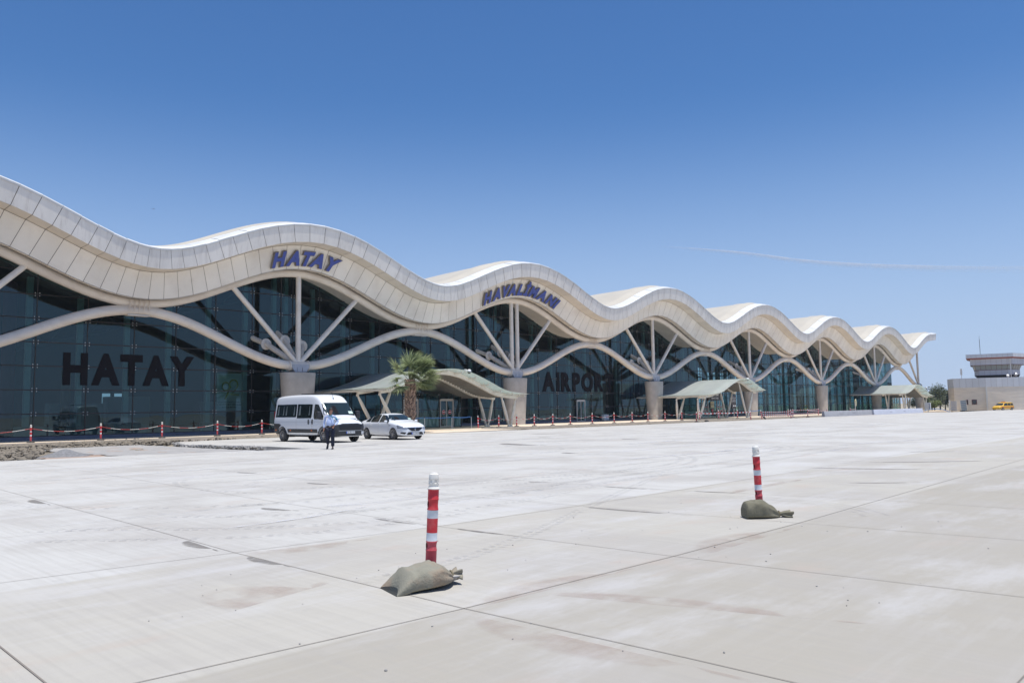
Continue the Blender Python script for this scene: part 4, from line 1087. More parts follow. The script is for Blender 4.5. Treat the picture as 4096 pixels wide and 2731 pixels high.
def chain(a, b_, label, sag=.22, z0=.95):
    n = 26; pts=[]; 
    for k in range(n+1):
        t=k/n; pts.append((a[0]+(b_[0]-a[0])*t, a[1]+(b_[1]-a[1])*t, a[2]+(b_[2]-a[2])*t+z0-.14-sag*4*t*(1-t)))
    q = MB(); q.tube(pts,.0125,6,mif=lambda i: 0 if (i//4)%2==0 else 1)
    tag(q.build('plastic_chain',[M['chainr'],M['chainw']]),label,'chain','red and white chains between the posts')
CHL = ['chain hanging left of the H of HATAY from the picture edge','chain hanging below the H of HATAY','chain hanging below the T of HATAY','chain hanging below the Y of HATAY','chain hanging below the pale poster','chain passing behind the white van',
 None,'chain hanging behind the left canopy legs','chain passing behind the right front canopy legs','chain crossing in front of the second column','chain right behind the second column edge','chain under the first letters of AIRPORT','chain hanging left of the side door','chain hanging in front of the air conditioner','chain under the T of AIRPORT','chain left of the third column','chain touching the left side of the third column','chain crossing in front of the third column','chain left of the middle canopy legs','chain behind the left legs of the middle canopy','chain in front of the left middle entrance doors']
for i in range(len(CP)-1):
    if i in NOCH: continue
    chain(CP[i],CP[i+1],CHL[i])
BPX = [(85.9,42.9,'leaning red post left of the netted gap','l'),(88.5,43.2,'leaning red post at the left end of the red netting',''),(85.0,42.2,'',''),]
RP = [(71.2,43.0,'red and white post at the dirt strip in front of the third column'),
 (83.0,43.2,'leaning red post before the middle entrance doors'),(86.0,43.4,'short red post at the left end of the tape fence'),(92.6,43.0,'short red post in front of the right canopy leg pair'),
 (96.6,44.6,'white topped post beside the fourth column'),(99.6,46.6,'white topped post second from the fourth column'),(98.0,43.3,'red post at the apron edge right of the fourth column'),
 (103.6,43.2,'red post at the apron edge midway between fourth and fifth columns'),(111.3,47.6,'white topped post close to the glass between fourth and fifth columns'),(111.9,43.4,'white topped post on the dirt bank left of the fifth column'),
 (118.0,45.0,'white topped post right beside the fifth column')]
for i,(x,y,l) in enumerate(RP):
    traffic_post(x,y,0.02,l,'red and white tape posts near the middle entrance',base=(i in (0,4,6)),tilt=(0,R_((0,9,7,1,0,0,2,0,0,0,0)[i])),rz=i)
def tape(a,b_,z,label,n=30,sag=.05,dash=1):
    q = MB(); rr=[]
    for dz in (.05,-.03): rr.append([(a[0]+(b_[0]-a[0])*k/n,a[1]+(b_[1]-a[1])*k/n,z+dz-sag*4*(k/n)*(1-k/n)) for k in range(n+1)])
    o=len(q.v); q.v+=rr[0]+rr[1]
    for k in range(n): q.f.append((k,k+1,n+1+k+1,n+1+k)); q.m.append((k//dash)%2)
    tag(q.build('warning_tape',[M['chainr'],M['whitesign']]),label,'tape','red and white warning tapes')
TL = [((71.2,43.0),(83.0,43.2),.85,'long warning tape from the third column to the entrance doors'),((86,43.4),(92.6,43.0),.80,'top warning tape across the gap at the middle entrance'),((86,43.4),(92.6,43.0),.55,'middle warning tape across the gap at the middle entrance'),
 ((86,43.4),(92.6,43.0),.33,'bottom warning tape across the gap at the middle entrance'),((96.6,44.6),(111.3,47.6),.9,'upper warning tape right of the fourth column'),((98,43.3),(103.6,43.2),.8,'short warning tape sagging at the apron edge'),
 ((103.6,43.2),(111.9,43.4),.62,'warning tape rising towards the dirt bank post'),((96.6,44.6),(111.3,47.6),.45,'lower warning tape right of the fourth column'),((111.9,43.4),(118,45),.85,'warning tape ending at the fifth column')]
for a,b_,z,l in TL: tape(a,b_,z,l)
# netting around the fourth column
q = MB()
for i in range(13):
    for j in range(4):
        if rnd.random()<.8:
            x=92.6+.33*i; z=.1+.2*j; y=43.05+.12*i; q.box((x,y,z),(x+.17,y+.01,z+.07),mi=(i+j)%2)
for j in range(5): q.tube([(92.6+.33*i,43.05+.12*i,.12+.2*j-.03*math.sin(i)) for i in range(14)],.012,4,mi=j%2)
tag(q.build('warning_net',[M['chainr'],M['whitesign']]),'torn red and white netting in front of the fourth column','net')
# loose tyre foot lying on the verge
q = MB(); pts=[(.23*math.cos(a),.23*math.sin(a),0) for a in [2*PI*k/20 for k in range(21)]]; q.tube(pts,.075,8,cap=False)
tag(q.build('loose_tyre',M['rubber'],None,smooth=True,loc=(86.9,43.6,.22),rot=(R_(50),R_(20),0)),'small grey tyre lying tilted on the verge before the middle entrance','tyre')
q = MB(); q.lathe([(.001,.16),(.12,.14),(.19,.06),(.22,0)],14,Matrix.Diagonal((1,1.3,1,1))); tag(q.build('rubber_foot',M['rubber'],None,smooth=True,loc=(72.8,42.8,.02)),'black rubber post foot lying on the dirt edge of the apron','rubber foot')

# ------------------------------------------------------------------ white and grey barrier walls
def block(x0,x1,y,h,m_,label):
    root = empty('barrier_wall',((x0+x1)/2,y,0)); L_=(x1-x0)/2; tag(root,label,'barrier wall')
    q = MB(); q.grid([[(sx_,py,pz) for sx_ in (-L_,L_)] for py,pz in ((-.22,0),(-.2,.1),(-.14,h-.02),(-.12,h),(.12,h),(.14,h-.02),(.2,.1),(.22,0))])
    for sx_ in (-L_,L_): q.add([(sx_,py,pz) for py,pz in ((-.22,0),(-.2,.1),(-.14,h),(.14,h),(.2,.1),(.22,0))],[(0,1,2,3,4,5)])
    q.build('block',m_,root)
    q = MB()
    for t in ((-.4,.32),(.15,.36)): q.box((t[0]*L_,-.19,t[1]),(t[0]*L_+.8,-.17,t[1]+.03))
    q.build('slot',M['seam'],root)
block(101.0,117.2,42.6,.70,M['barrierg'],'long low grey barrier wall beside the fifth column')
block(117.3,138.5,42.35,.72,M['barrierw'],'long low bluish white barrier wall in front of the far canopy')
tag_ = empty('street_light',(116.9,44.6,0)); tag(tag_,'pale pole with a round white disc beside the sixth column','pole')
q = MB(); q.tube([(0,0,0),(0,0,1.9)],.05,8); q.build('pole',M['pipew'],tag_); q = MB(); q.lathe([(.001,-.05),(.34,-.05),(.36,0),(.34,.05),(.001,.05)],20,Matrix.Translation((.25,0,1.75)) @ Matrix.Rotation(R_(90),4,'X') @ Matrix.Diagonal((.8,1.5,1,1))); q.build('disc',M['goldsign'],tag_)

# ------------------------------------------------------------------ vehicles
def cage_body(name, st, m_, parent, sub=2, smooth=True):
    """st: list of (x, w, zb, zm, zt, wt): half width, sill z, belt z, roof z, roof half width"""
    mb = MB(); R=[]
    for x,w_,zb,zm,zt_,wt in st:
        half = [(0,zb),(w_*.82,zb),(w_*.97,zb+.07),(w_,zb+(zm-zb)*.45),(w_*.995,zm-.03),(w_*.955,zm+.03) if zt_-zm>.25 else (w_*.97,zm+.01),
                (wt+(w_-wt)*.30,zm+(zt_-zm)*.62),(wt,zt_-.07*min(1,(zt_-zm)*3)),(wt*.86,zt_-.012),(wt*.45,zt_+.012),(0,zt_+.018)]
        ring = [(x,y,z) for y,z in half] + [(x,-y,z) for y,z in half[-2:0:-1]]
        R.append(ring)
    mb.grid(R, closed=True)
    n=len(R[0]); mb.add(R[0],[tuple(range(n))]); mb.add(R[-1],[tuple(range(n))[::-1]])
    o = mb.build(name, m_, parent)
    bm_ = bmesh.new(); bm_.from_mesh(o.data); bmesh.ops.remove_doubles(bm_, verts=bm_.verts, dist=1e-5); bmesh.ops.recalc_face_normals(bm_, faces=bm_.faces)
    bm_.to_mesh(o.data); bm_.free()
    md = o.modifiers.new('s','SUBSURF'); md.levels = sub; md.render_levels = sub
    evalmesh(o); 
    return o
def cut_arches(o, arches, w_):
    for (x,z,r) in arches:
        for s_ in (-1,1):
            q = MB(); q.tube([(x,s_*(w_-.36),z),(x,s_*(w_+.3),z)], r, 32); c = q.build('cutter', M['blackplastic'])
            bm_ = bmesh.new(); bm_.from_mesh(c.data); bmesh.ops.recalc_face_normals(bm_, faces=bm_.faces); bm_.to_mesh(c.data); bm_.free()
            md = o.modifiers.new('b','BOOLEAN'); md.operation='DIFFERENCE'; md.object=c; md.solver='EXACT'
            inv = o.parent; par = o.parent; o.parent = None
            evalmesh(o); o.parent = par
            bpy.data.objects.remove(c)
    me = o.data
    me.polygons.foreach_set('use_smooth',[True]*len(me.polygons))
    try: me.set_sharp_from_angle(angle=R_(38))
    except Exception: pass
def bvh_of(o):
    me=o.data; return BVHTree.FromPolygons([v.co.copy() for v in me.vertices],[tuple(p.vertices) for p in me.polygons])
def patch(tree, poly, axis, m_, name, parent, eps=.006, res=.08, thick=.0):
    """polygon given in the plane across `axis`, laid onto the body"""
    bm_ = bmesh.new()
    def to3(a,b): return {'L':(a,5,b),'R':(a,-5,b),'F':(5,a,b),'B':(-5,a,b),'T':(a,b,5)}[axis]
    vs = [bm_.verts.new(to3(a,b)) for a,b in poly]; f = bm_.faces.new(vs); 
    ia, ib = {'L':(0,2),'R':(0,2),'F':(1,2),'B':(1,2),'T':(0,1)}[axis]
    for ii in (ia, ib):
        lo=min(v.co[ii] for v in bm_.verts); hi=max(v.co[ii] for v in bm_.verts); k=lo+res
        while k < hi-1e-4:
            no=[0,0,0]; no[ii]=1; co=[0,0,0]; co[ii]=k
            bmesh.ops.bisect_plane(bm_, geom=bm_.verts[:]+bm_.edges[:]+bm_.faces[:], plane_co=co, plane_no=no); k+=res
    d = {'L':(0,-1,0),'R':(0,1,0),'F':(-1,0,0),'B':(1,0,0),'T':(0,0,-1)}[axis]; D=Vector(d)
    for v in bm_.verts:
        h = tree.ray_cast(v.co, D)
        if h[0] is None:
            n_ = tree.find_nearest(v.co*Vector([1 if c==0 else .2 for c in d])) ; p,nn = n_[0],n_[1]
        else: p,nn = h[0],h[1]
        if nn.dot(D) > 0: nn = -nn
        v.co = p + nn*eps
    me = bpy.data.meshes.new(name); bm_.normal_update()
    bm_.to_mesh(me); bm_.free(); me.materials.append(m_); me.polygons.foreach_set('use_smooth',[True]*len(me.polygons))
    o = bpy.data.objects.new(name, me); COL.objects.link(o); o.parent = parent
    return o
def rounded(poly, r=.05, n=4):
    out=[]; K=len(poly)
    for i in range(K):
        p=Vector(poly[i]); a=Vector(poly[i-1]); b_=Vector(poly[(i+1)%K]); da=(a-p); db=(b_-p); rr=min(r,da.length*.45,db.length*.45)
        p0=p+da.normalized()*rr; p1=p+db.normalized()*rr
        for k in range(n+1):
            t=k/n; q=(1-t)**2*p0+2*t*(1-t)*p+t*t*p1; out.append((q.x,q.y))
    return out
def wheel(parent, x, y, r, wd, side, spokes=10, rimr=.66, steel=False):
    s_=side
    root_mb = MB(); Mx = Matrix.Translation((x,y,r)) @ Matrix.Rotation(R_(-90*s_),4,'X')
    h=wd/2
    root_mb.lathe([(r*rimr,-h),(r*.9,-h*1.02),(r*.975,-h*.85),(r,-h*.55),(r,h*.55),(r*.975,h*.85),(r*.9,h*1.02),(r*rimr*1.02,h),(r*rimr*.98,h*.9),(r*rimr*.98,-h*.9),(r*rimr,-h)],36,Mx,cap=False)
    ty = root_mb.build('wheel', M['tyre'], parent, smooth=True, angle=50)
    rm = MB(); R0=r*rimr
    rm.lathe([(R0*1.0,h*.96),(R0*.93,h*.9),(R0*.90,h*.3),(R0*.9,-h*.5)],32,Mx,mi=0,cap=False)
    rm.lathe([(.001,h*.1),(R0*.9,h*.1)],32,Mx,mi=1)
    rm.lathe([(.001,h*.92),(R0*.16,h*.90),(R0*.22,h*.7),(R0*.22,h*.3)],16,Mx,mi=0)
    for k in range(spokes):
        a=2*PI*k/spokes; wv=R0*.065
        Mk = Mx @ Matrix.Rotation(a,4,'Z')
        P=[(R0*.18,-wv*1.3,h*.85),(R0*.18,wv*1.3,h*.85),(R0*.93,wv*1.0,h*.82),(R0*.93,-wv*1.0,h*.82)]
        rm.add([Mk@Vector(p) for p in P]+[Mk@Vector((p[0],p[1],h*.55)) for p in P],[(0,1,2,3),(0,4,5,1),(1,5,6,2),(2,6,7,3),(3,7,4,0)],0)
    rm.build('rim',[M['alloy'],M['grille']],ty,smooth=True,angle=40)
    return ty
def plate(parent, x, z, txt, w_=.52, h=.115, tilt=0):
    o = MB(); o.box((x,-w_/2,z-h/2),(x+.012,w_/2,z+h/2)); p = o.build('number_plate',M['plate'],parent)
    q = MB(); q.box((x+.0121,w_/2-.045 if False else -w_/2,z-h/2),(x+.015,-w_/2+.045,z+h/2)); q.build('plate_band',M['plateblue'],p)
    Mx = Matrix.Translation((x+.016,.022,z-h*.27)) @ Matrix.Diagonal((1,.80,.80,1)) @ Matrix.Rotation(R_(90),4,'Z') @ Matrix.Rotation(R_(90),4,'X')
    text_obj('plate_text',txt,h*.92,M['vinyl'],Mx,parent=p,offset=.001)
    return p
def boxpart(name, parent, a, b_, m_, bevel=.02, sub=1, rot=None, loc=None):
    q = MB(); q.box(a,b_); o = q.build(name,m_,parent,smooth=True)
    md=o.modifiers.new('b','BEVEL'); md.width=bevel; md.segments=3
    par=o.parent; o.parent=None; evalmesh(o); o.parent=par
    o.data.polygons.foreach_set('use_smooth',[True]*len(o.data.polygons))
    if loc: o.location=loc
    if rot: o.rotation_euler=rot
    return o

# ---- white van (local x forward, y left)
van = empty('van', (24.0, 37.9, 0), R_(-90.0)); tag(van, 'white high roof passenger van with black bumper parked beside the sedan', 'van')
van.rotation_euler[2] = R_(270.0)
st = [(-3.0,.86,.55,1.2,2.20,.70),(-2.97,.97,.42,1.25,2.36,.80),(-2.85,1.01,.36,1.3,2.46,.84),(-2.2,1.025,.34,1.3,2.52,.86),(-.8,1.025,.34,1.3,2.54,.87),(.5,1.025,.34,1.3,2.53,.87),
      (1.0,1.025,.34,1.3,2.49,.86),(1.35,1.02,.34,1.3,2.34,.83),(1.62,1.01,.33,1.28,2.08,.83),(1.95,1.005,.33,1.2,1.72,.85),(2.22,1.0,.32,1.12,1.40,.86),(2.40,.99,.31,1.05,1.27,.80),(2.68,.97,.30,1.0,1.18,.74),(2.90,.92,.29,.94,1.08,.70),(3.0,.84,.30,.84,.99,.62),(3.04,.70,.34,.74,.88,.5)]
vb = cage_body('body', st, M['carwhite'], van)
tr0 = bvh_of(vb)
cut_arches(vb, [(2.05,.36,.44),(-1.985,.36,.44)], 1.02)
for sd_,ax in (('R','R'),('L','L')):
    patch(tr0, rounded([(-2.78,1.33),(-.60,1.33),(-.60,2.02),(-2.70,2.02)],.05), ax, M['carglass'], 'window', van)
    patch(tr0, rounded([(-.52,1.27),(.93,1.27),(.93,2.0),(-.52,2.02)],.05), ax, M['carglass'], 'window', van)
    dw = patch(tr0, rounded([(1.10,1.34),(1.22,1.22),(1.95,1.20),(1.98,1.34),(1.42,1.98),(1.10,2.0)],.06), ax, M['carglass'], 'window', van)
    for (a,c) in ((-2.58,-2.42),(-2.0,-1.9),(-1.7,-1.58),(-.9,-.78),(-.36,-.18),(.62,.72)):
        patch(tr0, [(a,1.42),(c,1.44),(c-.02,1.92),(a+.05,1.92)], ax, M['curtain'], 'curtain', van, eps=.009)
    sb_ = 1 if ax=='L' else -1
    patch(tr0, rounded([(-2.99,.42),(-2.36,.42),(-2.40,.66),(-2.28,.80),(-2.1,.90),(-2.3,.98),(-2.99,.98)],.05), ax, M['blackplastic'], 'rear_cladding', van, eps=.012, res=.06)
    patch(tr0, rounded([(-1.42,.50),(1.50,.50),(1.50,.70),(-1.46,.70)],.03), ax, M['blackplastic'], 'side_moulding', van, eps=.014)
    for x0 in (-2.72,-1.18,.92): patch(tr0, [(x0,.60),(x0+.12,.60),(x0+.12,.66),(x0,.66)], ax, M['orange'], 'side_marker', van, eps=.02, res=.05)
    for x0 in (.62,.98): patch(tr0, rounded([(x0,.95),(x0+.12,.95),(x0+.12,1.2),(x0,1.2)],.05), ax, M['blackplastic'], 'door_handle', van, eps=.02, res=.06)
    patch(tr0, [(-.555,.45),(-.545,.45),(-.545,2.05),(-.555,2.05)], ax, M['seam'], 'door_gap', van, eps=.004)
    patch(tr0, [(1.005,.45),(1.015,.45),(1.015,2.05),(1.005,2.05)], ax, M['seam'], 'door_gap', van, eps=.004)
    patch(tr0, [(-2.95,1.075),(1.9,1.075),(1.9,1.083),(-2.95,1.083)], ax, M['shadegrey'], 'side_crease_shade', van, eps=.004, res=.15)  # flat grey line, the shade of the body crease put into colour
    # arch trim
    for xc in (2.05,-1.985):
        q = MB(); pts=[(xc+.455*math.cos(a),sb_*1.015,.36+.455*math.sin(a)) for a in [PI*k/14*1.06-.1 for k in range(15)]]; q.tube(pts,.028 if xc>0 else .018,6); q.build('arch_trim',M['blackplastic'],van,smooth=True)
    # front corner cladding
    patch(tr0, rounded([(2.5,.34),(2.99,.34),(2.99,.86),(2.86,.93),(2.45,.93),(2.5,.6)],.05), ax, M['blackplastic'], 'bumper_corner', van, eps=.012, res=.06)
    hl = patch(tr0, rounded([(2.58,1.0),(2.93,.93),(2.86,1.06),(2.66,1.22),(2.56,1.22)],.03), ax, M['lamp'], 'headlight', van, eps=.012, res=.05)
    # mirrors
    boxpart('mirror', van, (1.86,sb_*1.08-(.0 if sb_>0 else .24),1.24),(2.04,sb_*1.08+(.24 if sb_>0 else 0),1.62), M['blackplastic'], .05)
    boxpart('mirror_arm', van, (1.88,min(sb_*.95,sb_*1.12),1.20),(2.0,max(sb_*.95,sb_*1.12),1.28), M['blackplastic'], .02)
    for xw in (2.05,-1.985): wheel(van, xw, sb_*.895, .36, .235, sb_, spokes=10, rimr=.60)
    # rear lamp
    q = MB(); q.box((-3.02,sb_*.86-.06,1.0),(-2.93,sb_*.86+.07,1.65)); q.build('rear_lamp',M['redlamp'],van)
ws = patch(tr0, rounded([(-.92,1.43),(.92,1.43),(.88,1.6),(.80,2.06),(-.80,2.06),(-.88,1.6)],.08), 'F', M['wscreen'], 'windscreen', van, eps=.008, res=.08)
patch(tr0, [(2.13,-.82),(2.24,-.80),(2.24,.80),(2.13,.82)], 'T', M['vinyl'], 'wiper_cowl', van, eps=.006)
patch(tr0, rounded([(.50,1.47),(.78,1.47),(.78,1.60),(.50,1.60)],.02), 'F', M['paper'], 'permit_card', van, eps=.014)
patch(tr0, rounded([(-.40,1.46),(-.12,1.46),(-.14,1.9),(-.38,1.9)],.08), 'F', M['vinyl'], 'seat_seen_through', van, eps=.011)
patch(tr0, rounded([(-.93,.34),(.93,.34),(.96,.70),(.93,.93),(.60,.93),(.5,.97),(-.5,.97),(-.60,.93),(-.93,.93),(-.96,.7)],.04), 'F', M['blackplastic'], 'bumper', van, eps=.016, res=.07)
gr_ = patch(tr0, rounded([(-.60,.62),(.60,.62),(.70,.86),(.66,.90),(-.66,.90),(-.70,.86)],.04), 'F', M['grille'], 'grille', van, eps=.026, res=.07)
for z in (.68,.74,.80,.86): patch(tr0, [(-.62,z),(.62,z),(.62,z+.012),(-.62,z+.012)], 'F', M['blackplastic'], 'grille_bar', van, eps=.034, res=.1)
patch(tr0, rounded([(-.72,.595),(.72,.595),(.72,.62),(-.72,.62)],.01), 'F', M['shadegrey'], 'bumper_strip', van, eps=.03)
q = MB(); q.box((3.035,-.11,.70),(3.055,.11,.87)); bd = q.build('badge',M['vinyl'],van)
text_obj('badge_letters','FIAT',.14,M['chrome'],Matrix.Translation((3.058,0,.735)) @ Matrix.Rotation(R_(90),4,'Z') @ Matrix.Rotation(R_(90),4,'X') @ Matrix.Diagonal((.8,1.2,1,1)),parent=bd,offset=.002)
plate(van, 3.05, .52, '06 EEN 318')
patch(tr0, rounded([(.66,.40),(.90,.40),(.90,.56),(.66,.56)],.01), 'F', M['twrgrey'], 'side_plate', van, eps=.03)
q = MB(); q.box((-.9,-.5,2.555),(.6,.5,2.59)); q.build('roof_vent',M['blackplastic'],van)
q = MB(); q.tube([(1.45,.0,2.28),(1.30,.0,2.62)],.008,6); q.lathe([(.03,0),(.02,.05),(.001,.06)],8,Matrix.Translation((1.45,0,2.27))); q.build('antenna',M['vinyl'],van)
q = MB(); q.box((-2.6,-.8,.28),(2.6,.8,.42)); q.build('underbody',M['vinyl'],van)
q = MB(); q.box((-2.96+.3,-1.002,2.12),(-2.96+.52,-.99,2.16)); 

# ---- white sedan
car = empty('car', (28.15, 36.75, 0), R_(265.7)); tag(car, 'white four door sedan parked right of the white van', 'car')
st = [(-2.36,.55,.50,.74,.86,.42),(-2.33,.76,.38,.78,.95,.60),(-2.22,.84,.30,.80,1.03,.70),(-1.95,.885,.26,.84,1.09,.72),(-1.62,.90,.24,.88,1.16,.66),(-1.2,.905,.22,.90,1.30,.60),(-.75,.905,.20,.91,1.40,.60),(-.25,.905,.19,.92,1.45,.61),
      (.2,.905,.19,.92,1.44,.61),(.5,.905,.19,.93,1.37,.61),(.82,.90,.19,.93,1.22,.63),(1.12,.895,.20,.92,1.05,.66),(1.35,.89,.20,.88,1.00,.68),(1.75,.87,.21,.82,.93,.66),(2.05,.80,.20,.72,.82,.58),(2.2,.70,.20,.62,.70,.48),(2.26,.5,.24,.5,.60,.34)]
cb_ = cage_body('body', st, M['carwhite'], car)
tr1 = bvh_of(cb_)
cut_arches(cb_, [(1.355,.315,.365),(-1.355,.315,.365)], .90)
for ax,sb_ in (('R',-1),('L',1)):
    patch(tr1, rounded([(-1.52,.98),(-1.05,.98),(-1.02,1.33),(-1.2,1.27),(-1.56,1.06)],.03), ax, M['carglass'], 'window', car, res=.06)
    patch(tr1, rounded([(-.99,.975),(-.13,.965),(-.10,1.375),(-.5,1.385),(-.97,1.34)],.03), ax, M['carglass'], 'window', car, res=.06)
    patch(tr1, rounded([(-.05,.965),(.95,.965),(.78,1.10),(.40,1.335),(-.02,1.375)],.04), ax, M['carglass'], 'window', car, res=.06)
    for x0 in (-1.0,-.08): pass
    patch(tr1, [(-1.045,.3),(-1.035,.3),(-1.035,.95),(-1.045,.95)], ax, M['seam'], 'door_gap', car, eps=.004)
    patch(tr1, [(-.095,.26),(-.087,.26),(-.087,.95),(-.095,.95)], ax, M['seam'], 'door_gap', car, eps=.004)
    patch(tr1, [(.90,.3),(.908,.3),(.95,.90),(.942,.90)], ax, M['seam'], 'door_gap', car, eps=.004)
    for x0 in (-.95,.0): boxpart('door_handle', car, (x0,sb_*.905-.02,.80),(x0+.17,sb_*.905+.02,.835), M['carwhite'], .012)
    patch(tr1, rounded([(-.85,.26),(.75,.24),(.45,.33),(-.2,.40),(-.75,.38)],.05), ax, M['shadewhite'], 'sill_crease_shade', car, eps=.005, res=.07)  # patch of darker white paints the shade of the pressed sill
    patch(tr1, rounded([(.98,.76),(1.16,.78),(1.16,.80),(.98,.795)],.01), ax, M['grille'], 'wing_badge', car, eps=.006)
    patch(tr1, rounded([(1.78,.62),(2.18,.60),(2.14,.70),(1.80,.80),(1.70,.80)],.03), ax, M['lamp'], 'headlight', car, eps=.009, res=.05)
    patch(tr1, rounded([(-2.33,.72),(-2.05,.80),(-2.1,.90),(-2.33,.88)],.03), ax, M['redlamp'], 'rear_lamp', car, eps=.009, res=.05)
    m_ = boxpart('mirror', car, (.78,min(sb_*.93,sb_*1.10),.93),(.93,max(sb_*.93,sb_*1.10),1.07), M['carwhite'], .055)
    boxpart('mirror_arm', car, (.80,min(sb_*.86,sb_*.97),.93),(.90,max(sb_*.86,sb_*.97),.97), M['blackplastic'], .01)
    q = MB(); pts=[(xc_,0,0) for xc_ in (0,)]; 
    for xw in (1.355,-1.355): wheel(car, xw, sb_*.80, .315, .205, sb_, spokes=9, rimr=.68)
patch(tr1, rounded([(-.70,1.075),(.70,1.075),(.70,1.15),(.54,1.37),(-.54,1.37),(-.70,1.15)],.06), 'F', M['wscreen'], 'windscreen', car, eps=.007, res=.07)
patch(tr1, [(1.02,-.62),(1.09,-.60),(1.09,.60),(1.02,.62)], 'T', M['vinyl'], 'wiper_cowl', car, eps=.005)
patch(tr1, rounded([(.38,1.10),(.62,1.10),(.62,1.16),(.38,1.16)],.01), 'F', M['paper'], 'permit_card', car, eps=.012)
patch(tr1, rounded([(-.46,1.10),(-.20,1.10),(-.22,1.26),(-.44,1.26)],.06), 'F', M['vinyl'], 'seat_seen_through', car, eps=.010)
patch(tr1, rounded([(-.82,.71),(-.52,.665),(-.48,.58),(-.62,.56),(-.78,.60)],.02), 'F', M['lamp'], 'headlight', car, eps=.012, res=.05)
patch(tr1, rounded([(.82,.71),(.52,.665),(.48,.58),(.62,.56),(.78,.60)],.02), 'F', M['lamp'], 'headlight', car, eps=.012, res=.05)
patch(tr1, rounded([(-.52,.665),(.52,.665),(.46,.60),(.22,.47),(-.22,.47),(-.46,.60)],.03), 'F', M['grille'], 'grille', car, eps=.012, res=.06)
for z in (.50,.54,.58): patch(tr1, [(-.3-(z-.5)*1.5,z),(.3+(z-.5)*1.5,z),(.3+(z-.5)*1.5,z+.008),(-.3-(z-.5)*1.5,z+.008)], 'F', M['blackplastic'], 'grille_bar', car, eps=.018)
patch(tr1, [(-.50,.645),(.50,.645),(.48,.655),(-.48,.655)], 'F', M['chrome'], 'chrome_strip', car, eps=.018)
patch(tr1, rounded([(-.46,.42),(.46,.42),(.55,.27),(-.55,.27)],.03), 'F', M['grille'], 'lower_grille', car, eps=.012, res=.06)
for s_ in (-1,1): patch(tr1, rounded([(s_*.56,.41),(s_*.78,.42),(s_*.80,.36),(s_*.66,.30)],.02), 'F', M['grille'], 'fog_lamp_recess', car, eps=.012, res=.05)
q = MB(); Z0=.575
q.add([(2.275,0,Z0+.09),(2.275,.055,Z0),(2.275,0,Z0-.09),(2.275,-.055,Z0),(2.29,0,Z0+.05),(2.29,.028,Z0),(2.29,0,Z0-.05),(2.29,-.028,Z0)],[(0,1,5,4),(1,2,6,5),(2,3,7,6),(3,0,4,7)]); q.build('badge',M['chrome'],car)
plate(car, 2.275, .345, '06 CCM 898', .50, .11)
q = MB(); q.box((-1.9,-.7,.17),(1.9,.7,.30)); q.build('underbody',M['vinyl'],car)

# ---- yellow van far away
yv = empty('service_van', (171.0,38.2,-.05), R_(160)); tag(yv, 'small yellow van with a red stripe parked before the control tower building', 'van')
st = [(-2.15,.7,.5,.9,1.5,.55),(-2.1,.86,.35,.95,1.72,.66),(-1.6,.9,.28,.95,1.80,.70),(-.4,.9,.26,.95,1.82,.70),(.3,.9,.26,.95,1.76,.69),(.75,.9,.26,.94,1.45,.70),(1.15,.89,.26,.92,1.12,.72),(1.6,.86,.27,.85,.98,.70),(2.0,.78,.28,.72,.82,.55),(2.12,.5,.32,.6,.7,.4)]
yv.scale = (1,1,.84); yb = cage_body('body', st, M['yellow'], yv); tr2 = bvh_of(yb); cut_arches(yb, [(1.3,.32,.36),(-1.35,.32,.36)], .9)
for ax,sb_ in (('R',-1),('L',1)):
    for a,c,e,f_ in ((-2.0,-1.15,-1.18,-1.9),(-1.1,-.3,-.3,-1.1),(-.22,.95,.45,-.22)): patch(tr2, rounded([(a,1.05),(c,1.05),(e,1.6),(f_,1.6)],.05), ax, M['carglass'], 'window', yv)
    patch(tr2, [(-2.05,.72),(1.95,.72),(1.95,.82),(-2.05,.86)], ax, M['redsign'], 'red_stripe', yv)
    patch(tr2, [(-2.1,.30),(-1.8,.30),(-1.8,.55),(-2.1,.55)], ax, M['blackplastic'], 'bumper', yv); patch(tr2, [(1.75,.30),(2.08,.30),(2.08,.5),(1.75,.5)], ax, M['blackplastic'], 'bumper', yv)
    for xw in (1.3,-1.35): wheel(yv, xw, sb_*.80, .31, .2, sb_, spokes=8)
q = MB(); q.box((-.3,-.4,1.83),(-.1,.4,1.95)); q.build('beacon',M['orange'],yv)
patch(tr2, rounded([(-.7,1.1),(.7,1.1),(.6,1.6),(-.6,1.6)],.05), 'F', M['wscreen'], 'windscreen', yv)

# ------------------------------------------------------------------ person (local x = picture right, -y = towards camera)
def skinmesh(name, verts, edges, radii, m_, parent, sub=2, root=0, smooth=True):
    me = bpy.data.meshes.new(name); me.from_pydata(verts, edges, []); o = bpy.data.objects.new(name, me); COL.objects.link(o)
    me.materials.append(m_)
    sk = o.modifiers.new('skin','SKIN'); sk.use_smooth_shade = True; sk.branch_smoothing = .6
    for i,v in enumerate(me.skin_vertices[0].data):
        r = radii[i]; v.radius = r if isinstance(r, tuple) else (r, r); v.use_root = (i==root)
    s_ = o.modifiers.new('s','SUBSURF'); s_.levels = sub; s_.render_levels = sub
    evalmesh(o); o.data.materials.clear(); o.data.materials.append(m_)
    o.data.polygons.foreach_set('use_smooth',[True]*len(o.data.polygons))
    if parent is not None: o.parent = parent
    return o
man = empty('person', (19.16, 29.33, 0), -YAW + .02); tag(man, 'man in a pale blue shirt and navy trousers walking in front of the van', 'person')
V=[];E_=[];Rr=[]
def add(p, r, prev=None):
    V.append(p); Rr.append(r); i=len(V)-1
    if prev is not None: E_.append((prev,i))
    return i
